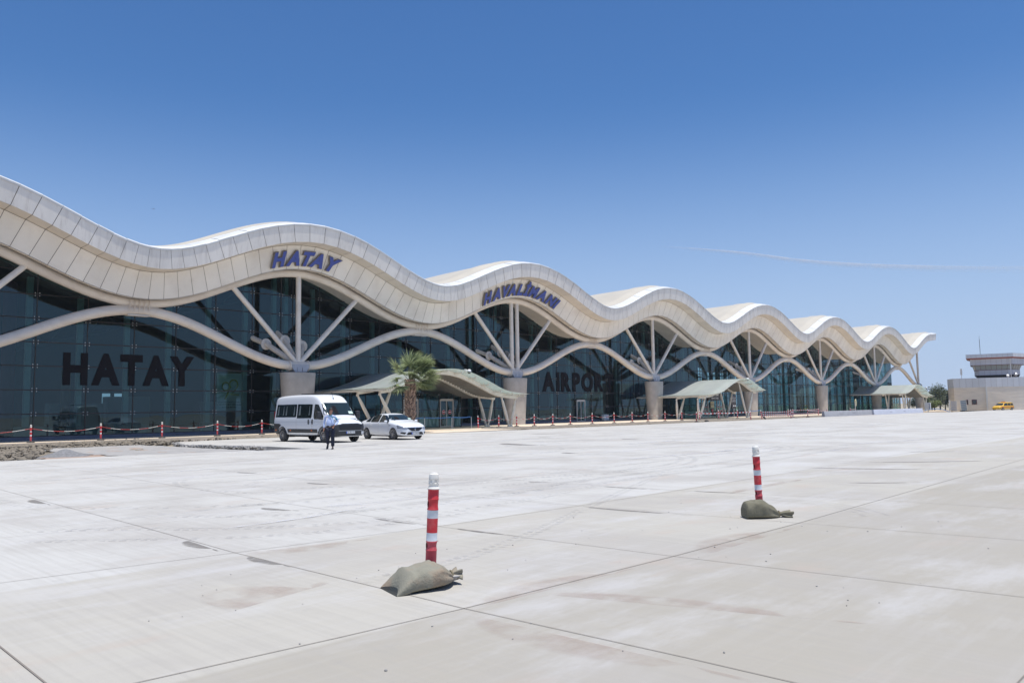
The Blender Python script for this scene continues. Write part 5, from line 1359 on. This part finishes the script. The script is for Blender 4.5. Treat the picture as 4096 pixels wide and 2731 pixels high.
pel = add((0.0,.0,.93),(.135,.10)); wa = add((0.0,.0,1.08),(.14,.115),pel); ch = add((0.0,.01,1.27),(.15,.11),wa); nb_ = add((.015,.015,1.42),(.085,.07),ch); nk = add((.025,-.0,1.49),.055,nb_)
hd = add((.035,-.02,1.56),(.062,.072),nk); hd2 = add((.04,-.022,1.63),(.072,.090),hd); hd3 = add((.04,-.012,1.695),(.06,.075),hd2)
hands=[]
for (sh,el_,wr,fd,th) in (((-.185,.01,1.40),(-.262,.04,1.12),(-.262,-.02,.88),(.0,-.05,-1.),(1,-.5,-.6)), ((.20,.01,1.39),(.315,.06,1.14),(.215,-.125,1.00),(-.55,-.35,-.75),(-.4,-.6,-.6))):
    a = add(sh,.05,nb_); b_ = add(el_,.038,a); c = add(wr,.029,b_)
    f = Vector(fd).normalized(); w0 = Vector(wr); side = f.cross(Vector((1,0,0)) if abs(f.x)<.5 else Vector((0,1,0))).normalized()
    palm = w0+f*.075; pi_ = add(tuple(palm),(.036,.020),c)
    nrm_ = f.cross(side)
    for k,(o_,ln) in enumerate(((-.028,.066),(-.009,.075),(.010,.070),(.027,.055))):
        b0 = palm+side*o_+f*.012; k0 = add(tuple(b0),.0095,pi_); m1 = b0+f*ln*.5+nrm_*.008; k1 = add(tuple(m1),.0088,k0); t1 = m1+f*ln*.35+nrm_*.026; add(tuple(t1),.0078,k1)
    t0 = w0+f*.035-side*.03; k0 = add(tuple(t0),.011,c); add(tuple(t0+(f*.6-side*.7)*.05),.009,k0)
for (hp,kn,an,tt) in (((-.095,.0,.90),(-.105,-.02,.52),(-.135,.24,.20),(-.15,.19,.05)), ((.10,.0,.90),(.115,-.04,.49),(.105,.02,.10),(.12,-.13,.045))):
    a = add(hp,.09,pel); b_ = add(kn,.058,a); c = add(an,.034,b_); add(tuple((Vector(an)+Vector(tt))/2),.022,c)
skinmesh('body', V, E_, Rr, M['skin'], man)
# face details
q = MB()
hc = Vector((.04,-.022,1.625)); fd = Vector((.38,-.925,0)).normalized(); fs = Vector((fd.y,-fd.x,0))*-1
q.tube([hc+fd*.088+Vector((0,0,.012)), hc+fd*.112+Vector((0,0,-.025)), hc+fd*.095+Vector((0,0,-.038))],[.008,.014,.010],8)
q.tube([hc+fd*.098+fs*.02+Vector((0,0,-.065)), hc+fd*.098-fs*.02+Vector((0,0,-.065))],.006,6)
for s_ in (-1,1): q.lathe([(.001,-.008),(.018,0),(.026,.004),(.001,.006)],10,Matrix.Translation(hc+fs*s_*.076-fd*.005) @ Matrix.Rotation(R_(90),4,'Y') @ Matrix.Diagonal((1.2,.8,1,1)))
q.build('face_feature', M['skin2'], man, smooth=True)
q = MB()
for s_ in (-1,1):
    e = hc+fd*.088+fs*s_*.031+Vector((0,0,.012)); q.tube([e-fs*.012,e+fs*.012],.005,6); q.tube([e-fs*.019+Vector((0,0,.022)),e+fs*.019+Vector((0,0,.022))],.0055,6)
q.build('eyes_and_brows', M['hair'], man, smooth=True)
hv=[];
bm_ = bmesh.new(); bmesh.ops.create_uvsphere(bm_, u_segments=20, v_segments=14, radius=1)
for v in bm_.verts:
    d = v.co.copy(); v.co = Vector((d.x*.090,d.y*.112,d.z*.108)) + Vector((.036,-.004,1.655)); v.co += Vector((rnd.uniform(-1,1),rnd.uniform(-1,1),rnd.uniform(-1,1)))*.0022
for v in list(bm_.verts):
    r_ = v.co-hc; front = r_.dot(fd)
    if v.co.z < (1.575 if front < .0 else 1.575+.095*min(1,front/.05)): bm_.verts.remove(v)
me = bpy.data.meshes.new('hair'); bm_.to_mesh(me); bm_.free(); me.materials.append(M['hair']); me.polygons.foreach_set('use_smooth',[True]*len(me.polygons)); ho = bpy.data.objects.new('hair',me); COL.objects.link(ho); ho.parent = man
# shirt
V=[];E_=[];Rr=[]
pel = add((0.01,-.01,.965),(.178,.125)); w1 = add((0.01,-.035,1.07),(.185,.150),pel); w2 = add((0.01,-.02,1.2),(.178,.138),w1); ch = add((0.01,.0,1.32),(.158,.112),w2); nb_ = add((.015,.01,1.41),(.105,.075),ch); nk=add((.02,.005,1.465),(.066,.062),nb_)
for (sh,el_,wr) in (((-.19,.01,1.385),(-.265,.045,1.12),(-.262,-.015,.89)),((.205,.01,1.38),(.320,.065,1.145),(.222,-.115,1.01))):
    a = add(sh,.058,nb_); m1 = add(tuple((Vector(sh)+Vector(el_))/2+Vector((0,0,.0))),.053,a); b_ = add(el_,.048,m1); m2 = add(tuple((Vector(wr)+Vector(el_))/2),.044,b_); c = add(wr,.038,m2)
sh_ = skinmesh('shirt', V, E_, Rr, M['shirt'], man)
# trousers
V=[];E_=[];Rr=[]
pel = add((0.01,-.005,.95),(.172,.125)); 
for (hp,kn,an) in (((-.092,.0,.86),(-.105,-.03,.52),(-.135,.215,.215)), ((.105,.0,.86),(.118,-.045,.49),(.108,.015,.10))):
    a = add(hp,.108,pel); m1 = add(tuple((Vector(hp)+Vector(kn))/2),.100,a); b_ = add(kn,.086,m1); m2 = add(tuple((Vector(kn)+Vector(an))/2+Vector((0,.01,0))),.084,b_); c = add(an,.078,m2)
skinmesh('trousers', V, E_, Rr, M['trousers'], man)
q = MB(); pts=[]
for k in range(25):
    a=2*PI*k/24; pts.append((.01+.180*math.cos(a), -.008+.135*math.sin(a), .968))
q.tube(pts,.018,6,cap=False); bt = q.build('belt', M['leather'], man, smooth=True)
q = MB(); q.box((.0,-.168,.95),(.05,-.15,.985)); q.build('buckle', M['steel'], bt)
def shoe(p, d, up):
    d=Vector(d).normalized(); up=Vector(up).normalized(); sd_=d.cross(up).normalized(); up=sd_.cross(d)
    q = MB(); R=[]
    for t,w_,h0,h1 in ((-.09,.022,0,.05),(-.08,.036,0,.085),(-.02,.041,0,.095),(.05,.046,0,.07),(.12,.050,0,.05),(.17,.040,.004,.038),(.195,.018,.01,.026)):
        r=[]
        for k in range(12):
            a=2*PI*k/12; r.append(Vector(p)+d*t+sd_*w_*math.cos(a)+up*((h0+h1)/2+(h1-h0)/2*math.sin(a)))
        R.append(r)
    q.grid(R,closed=True); q.add(R[0],[tuple(range(12))]); q.add(R[-1],[tuple(range(12))[::-1]]); return q.build('shoe',M['shoe'],man,smooth=True)
shoe((.11,.0,.0),(.12,-1,0),(0,0,1)); shoe((-.140,.235,.135),(-.10,-.45,-.85),(.0,-.85,.45))
q = MB(); q.tube([(.075,.05,1.485),(.09,-.06,1.465),(.06,-.115,1.40),(.10,-.15,1.37),(.20,-.19,1.33),(.30,-.2,1.29)],[.012,.013,.016,.016,.014,.012],6)
q.tube([(-.045,.05,1.485),(-.055,-.06,1.46),(.0,-.12,1.40),(.06,-.14,1.385)],.012,6)
q.tube([(.10,-.15,1.37),(.15,-.2,1.24),(.19,-.2,1.12)],.007,5); q.box((.28,-.22,1.23),(.35,-.21,1.31))
q.build('lanyard', M['lanyard'], man, smooth=True)

# ------------------------------------------------------------------ sandbags
def sandbag(name, L_, W_, H_, m_, loc, rz, label, knot_end, seed, corners=True, bulge=0, nk=.17):
    r2 = random.Random(seed); nx, nr = 44, 40
    root = empty(name, loc, rz); tag(root, label, 'sandbag')
    R=[]
    for i in range(nx+1):
        t=i/nx; u=-1+2*t
        e1 = min(1,(1-t)/.30)**.55 if knot_end else min(1,(1-t)/.12)**.5
        e0 = min(1,(t+.015)/.22)**.5
        # seam end spreads wide and flat, knot end gathers
        if not corners: e1 = min(1,max(0,1-t)/.50)**.50; e0 = min(1,(t+.03)/.07)**.5
        wv = W_*(e1*(.80+.20*e0)) ; hv = H_*e1*e0*(1+bulge*math.sin(PI*t))
        if t < .12: wv = W_*(.80+.2*t/.12)*(1+.10*(1-t/.12))
        wv = max(wv,.03); hv = max(hv,.018)
        ring=[]
        for k in range(nr):
            a=2*PI*k/nr; c_,s_=math.cos(a),math.sin(a)
            y = wv*(abs(c_)**.75)*(1 if c_>=0 else -1); z = hv*(.5+.5*(abs(s_)**.8)*(1 if s_>=0 else -1))
            if s_<0: z *= .55
            g_ = 1.0
            if knot_end and t>.55:
                g_ = 1+.13*(t-.55)/.45*math.sin(a*11+seed)*(1 if t<.98 else .3)
            nz = mnoise.noise(Vector((u*3.1+seed,c_*1.7,s_*1.7)))*.05 + mnoise.noise(Vector((u*9+seed,c_*4,s_*4)))*.016
            ring.append((u*L_/2*(1+.0), y*g_*(1+nz*1.2), max(.004, z*g_*(1+nz*1.6))))
        R.append(ring)
    if corners:   # pull the two seam corners out
        for i in range(6):
            for k in range(nr):
                x,y,z = R[i][k]; R[i][k] = (x - .09*(abs(y)/W_)**2*(1-i/6), y*(1+.10*(1-i/6)), z*(1-.35*(abs(y)/W_)**2*(1-i/6)))
    q = MB(); q.grid(R, closed=True); q.add(R[0],[tuple(range(nr))]); q.add(R[-1],[tuple(range(nr))[::-1]])
    o = q.build('sack', m_, root, smooth=True)
    if knot_end:
        kx=L_/2; q = MB(); zc=.05
        q.tube([(kx-.01+.0*math.cos(a),.036*math.cos(a),zc+.036*math.sin(a)) for a in [2*PI*k/14 for k in range(15)]],.009,6,cap=False)
        q.build('tie', M['tie'], root, smooth=True)
        q = MB(); R=[]
        for i in range(9):
            t=i/8; ring=[]
            for k in range(28):
                a=2*PI*k/28; rr=(.026+.045*t**.8)*(1+.35*math.sin(a*5+seed)*min(1,t*2.2)+.12*math.sin(a*9))
                ring.append((kx-.005+nk*t+.012*math.sin(a*3)*t, rr*math.cos(a)*1.05, max(.005,zc-.015*t+rr*math.sin(a)*.75)))
            R.append(ring)
        q.grid(R,closed=True); q.build('neck', m_, root, smooth=True)
    return root
M['tie'] = mat('tie_string', (.20,.17,.11), .9)
b1 = sandbag('sandbag', .54, .205, .19, M['rubbish'], (4.62,5.575,.0), R_(0), 'dusty grey sandbag with brown corners lying over the foot of the nearer post', True, 3.3, nk=.075)
b1.rotation_euler = (0, R_(-5), R_(-17)); b1.location.z = .012
b2 = sandbag('sandbag', .50, .165, .215, M['rubbish2'], (10.50,5.36,0), R_(0), 'olive sandbag with a tied gathered neck at the farther post', True, 8.1, corners=False, bulge=.15)
b2.rotation_euler = (0,0,R_(-44))
q = MB(); clod(q,(0,0,.05),.14,0,.42); tag(q.build('rubble_stone',M['brokenedge'],None,loc=(4.84,5.60,0)),'flat grey concrete lump under the nearer sandbag','stone')
# small pebbles near the posts
q = MB()
for i in range(70): clod(q,(rnd.uniform(2.5,12),rnd.uniform(2.2,7.5),.004),rnd.uniform(.004,.011),0,.7)
tag(q.build('grit',M['brokenedge']),'scattered small stone crumbs on the apron around the posts','grit',kind='stuff')

# ------------------------------------------------------------------ palm
pal = empty('palm_tree',(35.25,44.0,.05)); tag(pal,'wind blown fan palm with shaggy brown trunk behind the white sedan','palm tree')
q = MB(); q.tube([(.0,0,-.1),(.02,0,.8),(-.02,0,1.8),(.02,0,2.8),(.04,0,3.7)],[.36,.31,.32,.33,.24],18); trk = q.build('trunk',M['bark'],pal,smooth=True)
q = MB(); nb2=0
for i in range(34):
    z = .15+3.45*i/33; n_b = 15
    for k in range(n_b):
        a = 2*PI*(k+.5*(i%2))/n_b + rnd.uniform(-.12,.12); rr = .30 if z<3 else .30-.08*(z-3)
        d = Vector((math.cos(a),math.sin(a),0)); t = Vector((-d.y,d.x,0)); up = Vector((0,0,1)); ln = rnd.uniform(.10,.20); wv = rnd.uniform(.05,.085); lift = rnd.uniform(.25,1.1)
        p = d*rr+up*z; tip = p + d*ln*.8 + up*ln*lift; wt_ = wv*.45
        vs = [p-t*wv-up*.05, p+t*wv-up*.05, tip+t*wt_, tip-t*wt_, p-t*wv*.8-up*.02-d*.03+up*.05, p+t*wv*.8+d*-.03+up*.05, tip+t*wt_*.7+d*.01+up*.03, tip-t*wt_*.7+d*.01+up*.03]
        q.add(vs,[(0,1,2,3),(7,6,5,4),(0,3,7,4),(1,5,6,2),(3,2,6,7)])
q.build('leaf_bases',M['boot'],trk)
wind = Vector((.72,-.69,0))*1.0     # towards the right of the photograph
def fan(mb_, mp, base, az_, elev, Lp, Rf, wd=.55):
    d = Vector((math.cos(az_)*math.cos(elev), math.sin(az_)*math.cos(elev), math.sin(elev)))
    d = (d + wind*wd*.55).normalized()
    pts=[base]; cur=base.copy(); dd=d.copy()
    for k in range(6):
        cur = cur+dd*Lp/6; pts.append(cur.copy()); dd=(dd+Vector((0,0,-.07))+wind*.04*wd).normalized()
    mp.tube(pts,[.028,.024,.02,.017,.014,.011,.009],5)
    hub=pts[-1]; fwd=dd.copy(); side=fwd.cross(Vector((0,0,1)))
    if side.length<.1: side=Vector((1,0,0))
    side.normalize(); side = (Matrix.Rotation(rnd.uniform(-.7,.7),3,fwd) @ side); nrm=side.cross(fwd).normalized()
    ns=27
    for k in range(ns):
        th = (k/(ns-1)-.5)*R_(235); dirv=(fwd*math.cos(th)+side*math.sin(th)+nrm*.18*math.cos(th*1.2)).normalized()
        ln=Rf*(.72+.28*math.cos(th))*rnd.uniform(.9,1.08); w_=Rf*.030
        p=hub.copy(); v=[]; dv=dirv.copy(); tn = nrm
        lat = dv.cross(tn).normalized()
        for j in range(7):
            t=j/6; ww = w_*(.5+2.1*t if t<.42 else 1.4*max(0,1-(t-.42)/.58)**.9+.06)
            v.append((p-lat*ww, p+lat*ww)); 
            dr = .07+.42*max(0,t-.35); dv=(dv+Vector((0,0,-1))*dr*.5+wind*(.05+.26*t*t)*wd+Vector((rnd.uniform(-1,1),rnd.uniform(-1,1),rnd.uniform(-1,1)))*.03).normalized()
            p=p+dv*ln/6
        o=len(mb_.v)
        for a_,b_ in v: mb_.v += [tuple(a_),tuple(b_)]
        for j in range(6): mb_.f.append((o+2*j,o+2*j+1,o+2*j+3,o+2*j+2)); mb_.m.append(0)
top = Vector((.04,0,3.75))
fr_n = 40
for i in range(fr_n):
    fm_=MB(); fp_=MB(); t=i/(fr_n-1); el_ = R_(86 - 92*t**1.15 + rnd.uniform(-8,8)); az_ = i*2.39996+rnd.uniform(-.3,.3)
    lp_ = rnd.uniform(1.0,1.35)*(1.05 if t<.7 else .8)
    fan(fm_, fp_, top+Vector((math.cos(az_)*.1,math.sin(az_)*.1,-.25*t)), az_, el_, lp_, rnd.uniform(.92,1.22), wd=rnd.uniform(.45,.95))
    fo = fm_.build('frond',M['frond'],pal); fp_.build('petiole',M['petiole'],fo,smooth=True)

# ------------------------------------------------------------------ control tower building
VD = Vector((math.sin(R_(76.6)), math.cos(R_(76.6)), 0)); VR = Vector((VD.y,-VD.x,0))   # away / right
TC = VD*179.0; TC.z = -.05
tw = empty('control_tower', TC, math.atan2(VR.y,VR.x)); tag(tw, 'beige stone building with a grey glazed control cab on its roof', 'building')
tw.scale = (.87,.9,1)
def prism(name, poly, z0, z1, m_, parent=tw, poly_top=None, cap=True):
    q = MB(); n=len(poly); pt = poly_top or poly
    q.add([(x,y,z0) for x,y in poly]+[(x,y,z1) for x,y in pt], [(i,(i+1)%n,n+(i+1)%n,n+i) for i in range(n)]+([tuple(range(n))[::-1], tuple(range(n,2*n))] if cap else []))
    return q.build(name, m_, parent)
base_poly = [(-7.6,5.5),(-6.25,.15),(0,0),(22,3.2),(22,30),(-7.6,30)]
prism('wall', base_poly, 0, 4.45, M['stone'])
def expand(poly, d):
    cx_=sum(p[0] for p in poly)/len(poly); cy_=sum(p[1] for p in poly)/len(poly); return [(x+(d if x>cx_ else -d), y+(d if y>cy_ else -d)) for x,y in poly]
def panels(name, poly, z0, z1, step=1.05, poly_top=None, parent=tw, m_=None):
    """cladding as separate sheets with open joints"""
    q = MB(); n=len(poly); pt = poly_top or poly
    for i in range(n):
        a=Vector((*poly[i],z0)); b_=Vector((*poly[(i+1)%n],z0)); a2=Vector((*pt[i],z1)); b2=Vector((*pt[(i+1)%n],z1)); k=max(1,int((b_-a).length/step))
        for j in range(k):
            t0=j/k+.012/k; t1=(j+1)/k-.012/k
            v=[a.lerp(b_,t0),a.lerp(b_,t1),a2.lerp(b2,t1),a2.lerp(b2,t0)]; nn=(v[1]-v[0]).cross(v[3]-v[0]).normalized()*-.0
            q.add(v,[(0,1,2,3)])
    o = q.build(name, m_ or M['twrgrey'], parent)
    prism('cladding_core', [(x*.998,y+.02) for x,y in poly], z0+.01, z1-.01, M['seam'], o, [(x*.998,y+.02) for x,y in pt]); return o
panels('parapet', expand(base_poly,.06), 4.45, 6.25)
def lvl(xl, xc, xr, xe, y0=5.0, yd=5.5): return [(xl,y0+1.6),(xc,y0),(xr,y0+.15),(xe,y0+yd),(xe-1,y0+9),(xl,y0+9)]
L_slab = [(-3.6,4.2),(5.6,4.2),(8.6,10),(8.6,15),(-3.6,15)]; L_band = [(-2.84,5.2),(5.4,5.2),(8.0,10),(8.0,14.5),(-2.84,14.5)]
L_wtop = [(-2.5,7.3),(-2.0,6.0),(4.5,6.0),(5.7,6.8),(7.3,10),(7.3,14),(-2.5,14)]; L_wbot = [(-2.15,7.4),(-1.75,6.3),(4.3,6.3),(5.35,7.0),(6.8,10),(6.8,14),(-2.15,14)]
L_low = [(-2.1,7.3),(-1.2,6.2),(4.4,6.2),(5.5,6.9),(6.9,10),(6.9,14),(-2.1,14)]; L_neck = [(-1.1,8.0),(-.6,7.2),(4.2,7.2),(5.2,8),(6.3,10.5),(6.3,13.5),(-1.1,13.5)]
prism('cab_base', L_neck, 6.0, 6.9, M['mullion'], tw, L_low)
panels('cab_wall', L_low, 6.9, 7.85, 1.0)
cg = prism('cab_window', L_wbot, 7.86, 8.9, M['towerglass'], tw, L_wtop)
fr = MB(); n=len(L_wbot)
for i in range(n):
    a=Vector((*L_wbot[i],7.9)); b_=Vector((*L_wbot[(i+1)%n],7.9)); a2=Vector((*L_wtop[i],8.87)); b2=Vector((*L_wtop[(i+1)%n],8.87)); k=max(1,round((b_-a).length/1.1))
    for j in range(k+1): fr.tube([a.lerp(b_,j/k),a2.lerp(b2,j/k)],.04,4)
    fr.tube([a,b_],.06,4); fr.tube([a2,b2],.06,4)
fr.build('window_frame', M['maroon'], cg)
panels('cab_upper_band', L_band, 8.9, 10.05, 1.0)
prism('eaves', L_band, 10.06, 10.3, M['rust'], tw, L_slab)
panels('cab_roof', L_slab, 10.3, 11.0, 1.0)
prism('roof_deck', L_slab, 10.98, 11.02, M['twrgrey'])
q = MB(); q.box((-.12,-.22,0),(.2,-.02,4.4)); q.build('drain_pipe', M['pipew'], tw)
for (x,y0,z,w_,h) in ((-2.9,-.02,1.15,1.0,.95),(-4.1,-.0,1.15,.5,.95)):
    q = MB(); q.box((x,y0+.03,z),(x+w_,y0+.2,z+h)); wi = q.build('window', M['maroon'], tw); q = MB(); q.box((x+.09,y0+.01,z+.09),(x+w_-.09,y0+.1,z+h-.09)); q.build('pane', M['carglass'], wi)
for x in (7.6,11): 
    y=3.2*x/22; q = MB(); q.box((x,y-.12,.3),(x+1.6,y+.3,1.0)); q.build('window', M['maroon'], tw)
q = MB(); q.box((-6.2,-.04,3.9),(-.2,.02,4.12)); q.build('wall_band', M['stone'], tw)
q = MB(); q.tube([(-.7,8,10.95),(-.7,8,14.2)],.05,6); q.tube([(-.7,8,13.5),(-.7,8,14.9)],.025,5); q.build('mast', M['mullion'], tw)
q = MB(); q.tube([(-4.65,2.5,6.2),(-4.65,2.5,7.0)],.06,6); q.box((-4.85,2.35,7.0),(-4.45,2.65,8.2)); q.build('antenna_panel', M['pipew'], tw)
for (x,y,z,r) in ((4.3,2.4,6.55,.34),(7.6,3.6,6.45,.28),(5.9,6,6.9,.4)):
    q = MB(); q.lathe([(.001,-.08),(r*.7,-.03),(r,.03)],18,Matrix.Translation((x,y,z)) @ Matrix.Rotation(R_(70),4,'X') @ Matrix.Rotation(R_(10),4,'Y')); q.tube([(x,y,z-.35),(x,y,z)],.03,5); q.build('dish_antenna', M['whitesign'], tw, smooth=True)
q = MB(); q.box((4.9,4.5,6.2),(5.1,4.7,10.0)); q.build('cab_pipe', M['pipew'], tw)
# low pallets of blocks / glass racks beside it
for (px,py,l,mm) in ((168.0,45.6,'pale stack of wrapped slabs left of the blue rack by the tower building','barrierg'),(168.6,44.0,'bluish leaning rack of glass sheets in front of the tower building','rackblue')):
    rk = empty('glass_rack',(px,py,-.05),math.atan2(VR.y,VR.x)); tag(rk,l,'rack')
    q = MB(); 
    for k in range(6): q.box((-.95,-.5,.32*k),(.85,.5,.32*k+.27))
    q.build('stack',M[mm],rk); q = MB(); q.box((.85,-.52,0),(.97,.5,1.95)); q.box((-1.05,-.52,0),(-.95,.5,1.95)); q.build('rack_frame',M['pipew'],rk); rk.scale = (.5,.6,1.0)
    if 'blue' in mm: rk.rotation_euler = (0,R_(-4),math.atan2(VR.y,VR.x)); rk.location.z = .02

# ------------------------------------------------------------------ trees in the gap
def tree(name, x, y, z, h, wv, label, leaf='treeleaf', n=2600, seed=1, kind='tree'):
    r2 = random.Random(seed); root = empty(name,(x,y,z)); tag(root,label,kind,'trees beyond the terminal')
    q = MB(); q.tube([(0,0,0),(.1,0,h*.3),(0,.1,h*.6)],[.16,.12,.06],8)
    lobes=[]
    for k in range(9):
        a=r2.uniform(0,2*PI); rr=r2.uniform(.1,.6)*wv; c=Vector((rr*math.cos(a),rr*math.sin(a),h*r2.uniform(.38,.82))); lobes.append((c,r2.uniform(.28,.5)*wv)); q.tube([(0,0,h*.25),tuple(c*.6+Vector((0,0,h*.12))),tuple(c)],[.07,.05,.02],5)
    q.build('trunk',M['wood'],root)
    q = MB()
    for k in range(n):
        c,r = lobes[r2.randrange(len(lobes))]; d=Vector((r2.gauss(0,1),r2.gauss(0,1),r2.gauss(0,1))).normalized()*r*r2.uniform(.45,1.08); d.z*=.8; p=c+d
        if p.z < h*.12: continue
        s_=r2.uniform(.10,.22); a=Vector((r2.gauss(0,1),r2.gauss(0,1),r2.gauss(0,1))).normalized(); b_=a.orthogonal().normalized()
        q.add([p-a*s_,p+b_*s_*.5,p+a*s_,p-b_*s_*.5],[(0,1,2,3)])
    q.build('crown',M[leaf],root); return root
def at(px, depth, z=0):
    """world point under a photo column at a given distance"""
    t=(px-2048)/(FN*4096); d = Fv+t*Rv; d=Vector((d.x,d.y,0)); d.normalize(); return d*depth
for i,(px,dp,h,wv,l,lf) in enumerate(((3700,172,2.6,1.6,'low green bush just right of the last canopy column','treeleaf'),(3745,176,5.0,3.0,'tallest dark round tree between the last canopy and the tower building','treeleaf'),(3785,182,4.4,2.4,'dark tree touching the left wall of the tower building','treeleaf'),
    (3722,168,2.2,1.3,'small light green tree in front of the dark trees','treeleaf2'),(3668,190,3.8,2.4,'dark tree half hidden behind the last canopy legs','treeleaf'),(3765,200,4.2,3.2,'farthest dark tree in the gap','treeleaf'),(3712,196,3.6,2.6,'dark tree behind the low green bush','treeleaf'))):
    p = at(px,dp); tree('broadleaf_tree',p.x*1.08,p.y*1.08,-.2,h*1.12,wv*1.25,l,lf,n=2200,seed=20+i)
p = at(3722,160); q = MB(); q.tube([(-2.4,0,0),(-1.2,0,.42),(0,0,.6),(1.4,0,.42),(2.6,0,-.1)],.05,6); tag(q.build('blue_hose',M['bluebelt'],None,smooth=True,loc=(p.x,p.y,-.1),rot=(0,0,math.atan2(VR.y,VR.x))),'blue hose arching over the dirt left of the tower building','hose')
p = at(3696,150); cbx = empty('cable_cabinet',(p.x,p.y,0)); tag(cbx,'small grey green cabinet beside the last column','cabinet'); q=MB(); q.box((-.6,-.3,.5),(.6,.3,1.6)); q.box((-.05,-.05,0),(.05,.05,.5)); q.build('casing',M['twrgrey'],cbx); q=MB(); q.box((-.55,-.33,.55),(.0,-.3,1.55)); q.build('cabinet_door',M['plinth'],cbx)
p = at(3782,158); q = MB(); q.tube([(0,0,0),(0,0,2.1)],.1,8); tag(q.build('white_post',M['pipew'],None,loc=(p.x,p.y,-.1)),'plain white post at the left corner of the tower building','post')
# low strips of kerb and ground beyond the terminal
q = MB(); q.box((141,46,-.24),(176,52,.0)); q.box((176,38,-.24),(176.4,60,.1)); tag(q.build('far_pavement',M['pavement']),kind='structure')

# ------------------------------------------------------------------ sky things
def bird(name, px, py, dist, span, label):
    d = Fv + (px-2048)/(FN*4096)*Rv - (py-1365.5)/(FN*4096)*Uv; p = Vector((0,0,EYE))+d.normalized()*dist
    r = empty(name,p,-YAW); tag(r,label,'bird'); q = MB(); q.tube([(-.02,-.2*span,0),(0,-.05*span,0),(0,.12*span,0),(0,.22*span,.0)],[.01*span,.05*span,.04*span,.01*span],8); q.build('body',M['mullion'],r,smooth=True)
    for s_ in (-1,1):
        q = MB(); q.grid([[(s_*x*span,y*span-.03*span,z*span) for x,y,z in ((0,-.08,0),(.25,-.06,.14),(.5,.0,.04))],[(s_*x*span,y*span,z*span+.004) for x,y,z in ((0,.1,0),(.25,.07,.13),(.5,.03,.035))]]); q.build('wing',M['mullion'],r)
bird('bird',614,836,110,.55,'tiny dark bird gliding in the sky above the first roof dip'); bird('bird',1587,993,140,.28,'tiny speck of a bird right of the first roof wave')
def mat_cloud():
    m,nt,b = nodes('contrail_vapour'); L=nt.links.new; b.inputs['Base Color'].default_value=(.9,.92,.95,1); b.inputs['Roughness'].default_value=1
    tcd=N(nt,'ShaderNodeTexCoord'); nz=N(nt,'ShaderNodeTexNoise',_Scale=.02,_Detail=5.0); g=N(nt,'ShaderNodeNewGeometry'); L(g.outputs['Position'],nz.inputs['Vector'])
    r=N(nt,'ShaderNodeMapRange'); r.inputs['From Min'].default_value=.3; r.inputs['From Max'].default_value=.7; r.inputs['To Min'].default_value=.5; L(nz.outputs[0],r.inputs[0])
    at_=N(nt,'ShaderNodeAttribute',attribute_name='edge'); mu=N(nt,'ShaderNodeMath',operation='MULTIPLY'); L(r.outputs[0],mu.inputs[0]); L(at_.outputs['Fac'],mu.inputs[1])
    t=N(nt,'ShaderNodeBsdfTranslucent'); t.inputs[0].default_value=(.9,.92,.95,1); tp=N(nt,'ShaderNodeBsdfTransparent'); d_=N(nt,'ShaderNodeBsdfDiffuse'); d_.inputs[0].default_value=(.9,.92,.95,1)
    a=N(nt,'ShaderNodeMixShader'); a.inputs[0].default_value=.7; L(d_.outputs[0],a.inputs[1]); L(t.outputs[0],a.inputs[2])
    c=N(nt,'ShaderNodeMixShader'); L(mu.outputs[0],c.inputs[0]); L(tp.outputs[0],c.inputs[1]); L(a.outputs[0],c.inputs[2]); out=[n for n in nt.nodes if n.type=='OUTPUT_MATERIAL'][0]; L(c.outputs[0],out.inputs[0]); nt.nodes.remove(b); return m
M['contrail']=mat_cloud()
v=[];f=[];e=[]; path=[(2640,991),(2800,1001),(2990,1018),(3200,1046),(3400,1062),(3600,1071),(3850,1077),(4150,1080),(4400,1082)]
rows_=[]
for i,(px,py) in enumerate(smooth_line([(a,b_,0) for a,b_ in path],5) and [(p.x,p.y) for p in smooth_line([(a,b_,0) for a,b_ in path],5)]):
    t=i/40; wv=6+13*t; ring=[]
    for k,off_ in enumerate((-1,-.6,-.2,.2,.6,1)):
        d = Fv+(px-2048)/(FN*4096)*Rv-((py+off_*wv)-1365.5)/(FN*4096)*Uv; p=d/d.z*620*(1+.05*(1-off_*off_)) if False else d.normalized()*3600; p.z+=EYE+ (1-off_*off_)*6
        v.append(tuple(p)); e.append((0,.55,.9,.75,.35,0)[k]*min(1,i/9)*(1.0-.3*min(1,t))*min(1,max(0,(1.0-t)/.35)))
n_r=len(v)//6
for i in range(n_r-1):
    for k in range(5): f.append((i*6+k,i*6+k+1,(i+1)*6+k+1,(i+1)*6+k))
me=bpy.data.meshes.new('contrail'); me.from_pydata(v,[],f); me.materials.append(M['contrail']); a_=me.attributes.new('edge','FLOAT','POINT'); a_.data.foreach_set('value',e)
co_=bpy.data.objects.new('contrail',me); COL.objects.link(co_); tag(co_,'thin fading white aircraft trail low in the right sky','contrail',kind='stuff')

# ------------------------------------------------------------------ air between here and the far end of the apron
HAZE = .00024
if HAZE:
    q = MB(); q.box((-260,-420,-1.3),(420,420,24)); hz = q.build('haze', M['pipew'], None)
    m = bpy.data.materials.new('haze_air'); m.use_nodes = True; nt = m.node_tree; nt.nodes.clear()
    out = nt.nodes.new('ShaderNodeOutputMaterial'); pv_ = nt.nodes.new('ShaderNodeVolumePrincipled'); pv_.inputs['Color'].default_value = (.80,.88,1,1); pv_.inputs['Density'].default_value = HAZE
    nt.links.new(pv_.outputs[0], out.inputs['Volume']); hz.data.materials.clear(); hz.data.materials.append(m); tag(hz, kind='stuff')
